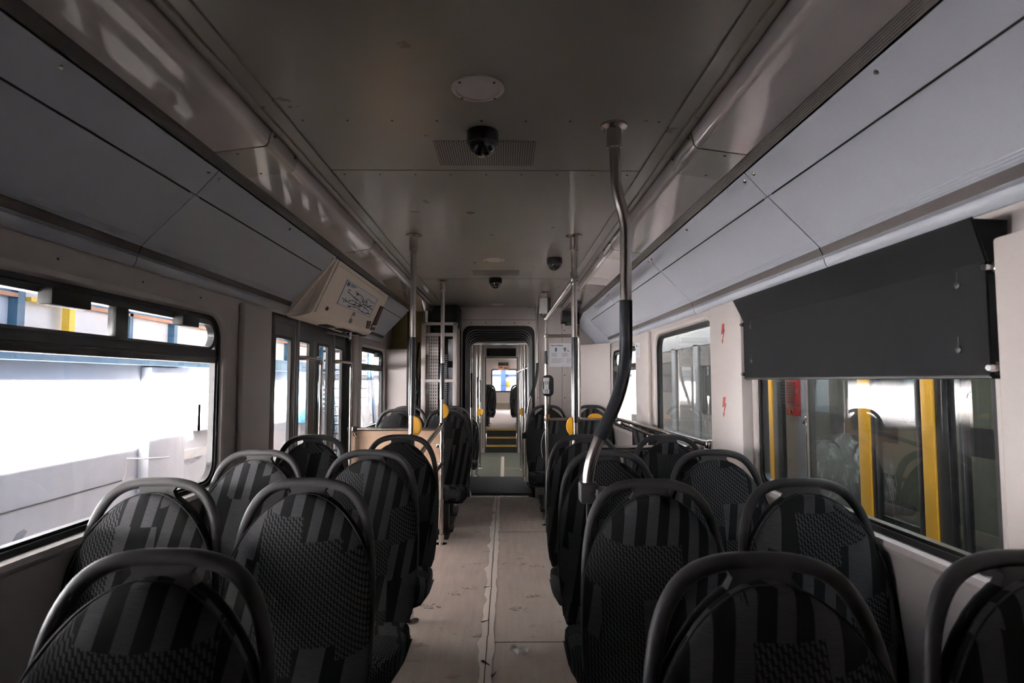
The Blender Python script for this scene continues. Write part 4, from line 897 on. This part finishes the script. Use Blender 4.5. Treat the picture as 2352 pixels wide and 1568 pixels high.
# ================================================================ outside, on the sunlit side
struct('ground', MB().box(-30, 30, -20, 60, -1.1, -.9), 'ground')
FX = -4.0
fy0, fy1 = -6, 28.5
t = T('depot_building', 'white depot building with blue steel beam seen through the bright windows', 'building', (FX, 8, -.9))
t.part('rendered_wall', MB().box(FX - .3, FX, fy0, fy1, -.9, 1.46), 'facade')
t.part('pilaster', MB().box(FX, FX + .12, 6.75, 7.5, -.9, 1.44, .01), 'facade')
t.part('blue_beam', MB().box(FX - .1, FX + .22, fy0, fy1, 1.455, 1.475).box(FX - .12, FX + .10, fy0, fy1, 1.475, 1.645), 'blue')
t.part('cladding', MB().box(FX - .3, FX - .14, fy0, fy1, 1.46, 4.2), 'clad')
t.part('added_shade_slab', MB().box(FX - .3, FX + 1.68, fy0, fy1, 2.45, 2.55).box(FX + 1.62, FX + 1.68, fy0, fy1, 2.40, 2.60), 'boxgrey')  # unseen overhang, added to keep the sun off the upper wall and posts
for px, w_ in ((65, .04), (316, .03), (417, .035)):
    y_ = aX(px, 720, FX).y; t.part('blue_post', MB().box(FX - .15, FX - .06, y_ - w_, y_ + w_, 1.70, 4.0), 'blue'); t.part('post_foot', MB().box(FX - .15, FX - .06, y_ - w_, y_ + w_, 1.64, 1.70), 'boxgrey')
for y_ in (1.5, 3.4, 9.5, 11.5, 13.5, 15.5): t.part('blue_post', MB().box(FX - .16, FX, y_ - .05, y_ + .05, 1.64, 4.0), 'blue')
t.part('copper_rail', MB().box(FX - .12, FX - .06, fy0, 5.1, 1.985, 2.02).box(FX - .12, FX - .06, 5.78, fy1, 1.985, 2.02), 'copper')
t.part('rail_top_bar', MB().box(FX - .14, FX - .1, fy0, 5.1, 2.025, 2.05).box(FX - .14, FX - .1, 5.78, fy1, 2.025, 2.05), 'blue')  # blue bar running just above the copper rail
ya_, yc_ = aX(80, 690, FX).y, aX(181, 700, FX).y
t.part('yellow_frame', MB().box(FX - .08, FX - .03, ya_, yc_, 1.965, 2.0).box(FX - .08, FX - .03, ya_, yc_, 1.65, 1.675).box(FX - .09, FX - .02, yc_ - .085, yc_ - .01, 1.65, 2.3), 'ypaint')
m = MB(); m.tube([aX(0, 1180, FX + .012), aX(135, 1143, FX + .012), aX(280, 1103, FX + .012)], .006, 6); t.part('cable', m, 'wire')
t.part('conduit', MB().tube(smooth_path([aX(282, 1105, FX + .02), aX(288, 1088, FX + .02), aX(290, 1053, FX + .02)], 3) + [aX(330, 1053, FX + .14), aX(380, 1050, FX + .14), aX(417, 1040, FX + .02)], .007, 8), 'boxgrey')
v_ = aX(443, 1040, FX + .03); t.part('trunking', MB().box(FX, FX + .06, v_.y - .33, v_.y + .3, v_.z - .05, v_.z + .06), 'boxgrey')
t.part('plaster_hole', MB().poly([aX(x_, y_, FX + .003) for x_, y_ in ((25, 1248), (38, 1225), (55, 1215), (63, 1220), (52, 1236), (33, 1247))]), 'greyint')
v0, v1 = aX(448, 952, FX + .2), aX(495, 950, FX + .2)
t = T('meter_box', 'grey weathered meter cabinet with an open door on the white wall', 'electrical box', (FX + .1, 8.2, .8))
t.part('case', MB().box(FX + .002, FX + .2, 7.9, 8.4, .66, 1.05, .01), 'boxgrey'); t.part('open_door', MB().box(FX, FX + .26, 7.55, 7.57, .68, 1.0).box(FX + .24, FX + .26, 7.55, 7.75, .68, 1.0), 'white')
t.part('cable', MB().tube(smooth_path([(FX + .05, 8.15, 1.05), (FX + .06, 8.1, 1.12), (FX + .03, 8.0, 1.18)]), .008, 6), 'wire')
t = T('blue_cabinet', 'blue electrical cabinet on the white wall beyond the folding door', 'electrical box', (FX + .2, 12, .8)); t.part('case', MB().box(FX + .002, FX + .35, 11.5, 12.3, .5, 1.2, .01), 'blue'); t.part('label', MB().box(FX + .351, FX + .354, 11.9, 12.15, .95, 1.1), 'white')
t = T('wall_bracket', 'row of small black hooks on the white wall beyond the folding door', 'hooks', (FX, 13.4, .9))
for k in range(6): t.part('hook', MB().box(FX, FX + .1, 13.3, 13.55, .62 + k * .1, .66 + k * .1), 'black')
t = T('outdoor_stair', 'blue steel stair outside the hopper window', 'stairs', (-3.2, 13.2, -.9))
for k in range(14): t.part('tread', MB().box(-3.9, -3.0, 13.6 - k * .07 + .4, 13.85 - k * .07 + .4, -.7 + k * .2, -.66 + k * .2), 'navy')
t.part('stringer', MB().prism([(-3.0, 14.4, -.9), (-3.0, 14.6, -.9), (-3.0, 13.5, 2.2), (-3.0, 13.3, 2.2)], (.04, 0, 0)), 'blue'); t.part('stringer', MB().prism([(-3.9, 14.4, -.9), (-3.9, 14.6, -.9), (-3.9, 13.5, 2.2), (-3.9, 13.3, 2.2)], (.04, 0, 0)), 'blue')
t.part('post', MB().tube([(-2.98, 13.4, -.9), (-2.98, 13.4, 2.4)], .03, 8), 'blue'); t.part('post', MB().tube([(-3.6, 14.2, -.9), (-3.6, 14.2, 2.4)], .03, 8), 'blue')
rg = []
for i, (z_, h_) in enumerate(((1.30, .28), (1.22, .22), (1.1, .17), (.9, .2), (.6, .2), (.3, .24), (.05, .3), (-.2, .42), (-.6, .5))):
    rg.append([V((-2.1 + .14 * math.cos(a) * (1 + .4 * math.sin(3 * a + i)), 8.85 + h_ * math.sin(a) * (1 + .25 * math.sin(5 * a + i * 1.7)) + .02 * i, z_)) for a in [2 * math.pi * k / 30 for k in range(30)]])
single('plastic_sheet', MB().loft(rg), 'sheet', 'tall crumpled translucent plastic sheet standing outside the hopper window', 'plastic sheet', (-2.1, 8.85, -.9))
# block added behind the parked tram to keep sun and sky off the windows
t = T('added_sun_blocker', 'tall grey block added behind the parked tram to keep out sun and sky', 'building', (9.3, 15, -.9))
t.part('wall', MB().box(9.0, 9.6, -12, 40, -.9, 9.0), 'boxgrey')
t.part('plinth', MB().box(8.95, 9.0, -12, 40, -.9, .2), 'ground')
# far end of the yard
t = T('depot_gate', 'white depot wall with a blue post beyond the far end window', 'building', (0, 29, -.9))
t.part('panel', MB().box(-3.6, 6, 29, 29.2, -.9, 5), 'clad'); p = aY(1157, 870, 28.95); t.part('blue_post', MB().box(p.x - .14, p.x + .09, 28.8, 28.98, -.9, 5), 'gateblue'); t.part('blue_beam', MB().box(-3.6, 6, 28.9, 28.99, zz(862, 28.9) - .05, zz(862, 28.9) + .05), 'gateblue')
p = aY(1167, 882, 28.9); t.part('yellow_sign', MB().box(p.x - .08, p.x + .08, 28.9, 28.98, p.z - .12, p.z + .12), 'gateyellow')

# ================================================================ neighbouring tram on the dark side
NX = 2.60
ny0, ny1 = -4.0, 11.6
t = T('parked_tram', 'parked neighbouring tram with yellow door edges and dark doors', 'tram', (NX + 1.2, 3, -.9))
t.part('roof', MB().box(NX - .02, NX + 2.4, ny0, ny1, 2.3, 2.75, .04), 'neighbody')
t.part('cantrail', MB().box(NX, NX + .1, ny0, ny1, 1.76, 2.3), 'neighbody')
t.part('cabin_floor', MB().box(NX + .02, NX + 2.4, ny0, ny1, -.6, -.38), 'neighdark')
t.part('cabin_ceiling', MB().box(NX + .1, NX + 2.3, ny0, ny1, 2.05, 2.1), 'ceiling')
m = MB().box(NX + 2.3, NX + 2.4, ny0, ny1, -.6, .8).box(NX + 2.3, NX + 2.4, ny0, ny1, 1.62, 2.3)
for y_, l_ in ((-4, 3.0), (.6, 2.2), (4.0, 1.2), (6.0, .5), (7.6, 1.6), (9.9, 1.0), (11.2, .4), (12.4, .0)): m.box(NX + 2.3, NX + 2.4, y_, y_ + l_, .5, 1.75)
t.part('far_wall', m, 'neighint')
t.part('far_window', MB().box(NX + 2.34, NX + 2.345, ny0, ny1, .78, 1.64), 'glass_dark')
t.part('end_wall', MB().box(NX, NX + 2.4, ny0, ny0 + .1, -.6, 2.3).box(NX, NX + 2.4, ny1 - .1, ny1, -.6, 2.3), 'neighbody')
def sx(px): return aX(px, 1000, NX).y
def post(p0, p1, x0=NX - .02, x1=NX + .03, z0=-.6, z1=1.78): return MB().box(x0, x1, min(sx(p0), sx(p1)), max(sx(p0), sx(p1)), z0, z1, .004)
for a, c in ((1763, 1778), (1978, 2003), (2124, 2152)): t.part('yellow_edge', post(a, c), 'yellow')
for a, c in ((1780, 1797), (2004, 2014), (2108, 2123), (2153, 2182), (2205, 2214)): t.part('door_stile', post(a, c, NX - .01, NX + .04), 'neighdark')
for a, c in ((2124, 2003), (1978, 1860), (2600, 2152)): t.part('door_pane', MB().box(NX + .012, NX + .016, sx(a), sx(c), -.5, 1.76), 'glass_dark')
t.part('door_lower', MB().box(NX + .02, NX + .05, sx(2120), sx(2012), -.6, .36), 'navy')
t.part('pillar', MB().box(NX + .16, NX + .22, aX(1853, 1000, NX + .16).y, aX(1803, 1000, NX + .16).y, -.4, 1.76), 'neighgrey')
t.part('grab_rail', MB().tube(fillet([(NX + .04, sx(1838), .92), (NX + .04, sx(1846), .98), (NX + .04, sx(1847), -.1)], .06), .022, 12).box(NX + .02, NX + .08, sx(1853), sx(1848), -.4, 1.76), 'steel')
ys = sx(1763)
t.part('side_panel', MB().box(NX, NX + .06, ys, ny1, -.6, .52).box(NX, NX + .06, ys, ys + .3, .52, 1.78).box(NX, NX + .06, 8.2, 8.4, .52, 1.78).box(NX, NX + .06, 9.3, 9.5, .52, 1.78).box(NX, NX + .06, 11.2, 11.6, .52, 1.78), 'neighbody')
t.part('side_window', MB().box(NX + .02, NX + .025, ys + .3, 8.2, .52, 1.78), 'glass_dark'); t.part('side_window', MB().box(NX + .02, NX + .025, 8.4, 9.3, .52, 1.78), 'glass_dark'); t.part('side_window', MB().box(NX + .02, NX + .025, 9.5, 11.2, .52, 1.78), 'glass_dark')
t.part('side_panel', MB().box(NX, NX + .06, ny0, .6, -.6, .52).box(NX, NX + .06, ny0, -1, .52, 1.78), 'neighbody')
xa = NX + .157
for (y0p, y1p), lb, rd in (((870, 930), 'red ribbed alarm box, upper one on the grey pillar of the parked tram', 0), ((932, 956), 'red square alarm with chrome button, lower one on the grey pillar', 1)):
    a, c = aX(1810, y0p, xa), aX(1840, y1p, xa)
    t = T('alarm_box', lb, 'alarm', (xa, (a.y + c.y) / 2, c.z)); t.part('case', MB().box(xa - .03, xa, c.y, a.y, c.z, a.z, .006), 'redbox')
    if rd: t.part('button', MB().lathe((xa - .03, (a.y + c.y) / 2, (a.z + c.z) / 2), [(.028, 0), (.028, .008), (.015, .012)], (-1, 0, 0), 18), 'chrome')
    else:
        m = MB(); st = (a.z - c.z - .04) / 9
        for k in range(9): m.box(xa - .034, xa - .03, c.y + .04, a.y - .04, c.z + .02 + k * st, c.z + .028 + k * st)
        t.part('rib', m, 'darkred')
# plastic-wrapped seats in the parked tram
def wrapped(x, y, lb, z=-.38, rot=0):
    o = copy_tree(seat0); o.name = 'wrapped_seat'; o.location = (x, y, z); o['label'] = lb; o['group'] = 'plastic-wrapped seats in the parked tram'; o.rotation_euler.z = rot
    rg = []
    for i, r in enumerate(sections(.022, .01, lambda z_: .075 - .02 * max(0, (z_ - .7) / .26))):
        rg.append([v + V((random.uniform(-.008, .008), random.uniform(-.012, .012), 0)) for v in r])
    rg.append([V((v.x, v.y, v.z + .02)) for v in rg[-1]])
    q = MB().loft(rg).build('plastic_cover', 'wrap', o); q['label'] = 'clear crumpled plastic cover'
    return o
wrapped(3.62, 6.9, 'plastic-wrapped seat in the parked tram, nearest the grey pillar'); wrapped(4.12, 6.9, 'plastic-wrapped seat in the parked tram, second from the grey pillar')
wrapped(3.82, 7.75, 'plastic-wrapped seat one row deeper in the parked tram, near the aisle'); wrapped(4.32, 7.75, 'plastic-wrapped seat one row deeper in the parked tram, by its far window')
t = T('curved_pole', 'curved steel pole inside the parked tram above the wrapped seats', 'grab pole', (3.5, 6.6, .9)); t.part('tube', MB().tube(fillet([aX(1868, 975, 3.5), aX(1867, 890, 3.5), aX(1880, 858, 3.5), aX(1895, 820, 3.5)], .25), .022, 12), 'steel')
ld = bpy.data.lights.new('tram_lamp', 'AREA'); ld.shape = 'RECTANGLE'; ld.size = .12; ld.size_y = 5.0; ld.energy = 40; ld.color = (1, .93, .78)
lo = bpy.data.objects.new('tram_lamp', ld); C.objects.link(lo); lo.location = (NX + 1.3, 6.9, 2.015)
t = T('lamp_strip', 'lit ceiling lamp strip inside the parked tram', 'lamp', (NX + 1.3, 6.9, 2.05)); t.part('tube', MB().box(NX + 1.23, NX + 1.37, 4.4, 9.4, 2.02, 2.05, .006), 'lit'); t.part('bracket', MB().box(NX + 1.2, NX + 1.4, 4.38, 9.42, 2.045, 2.055), 'neighbody')
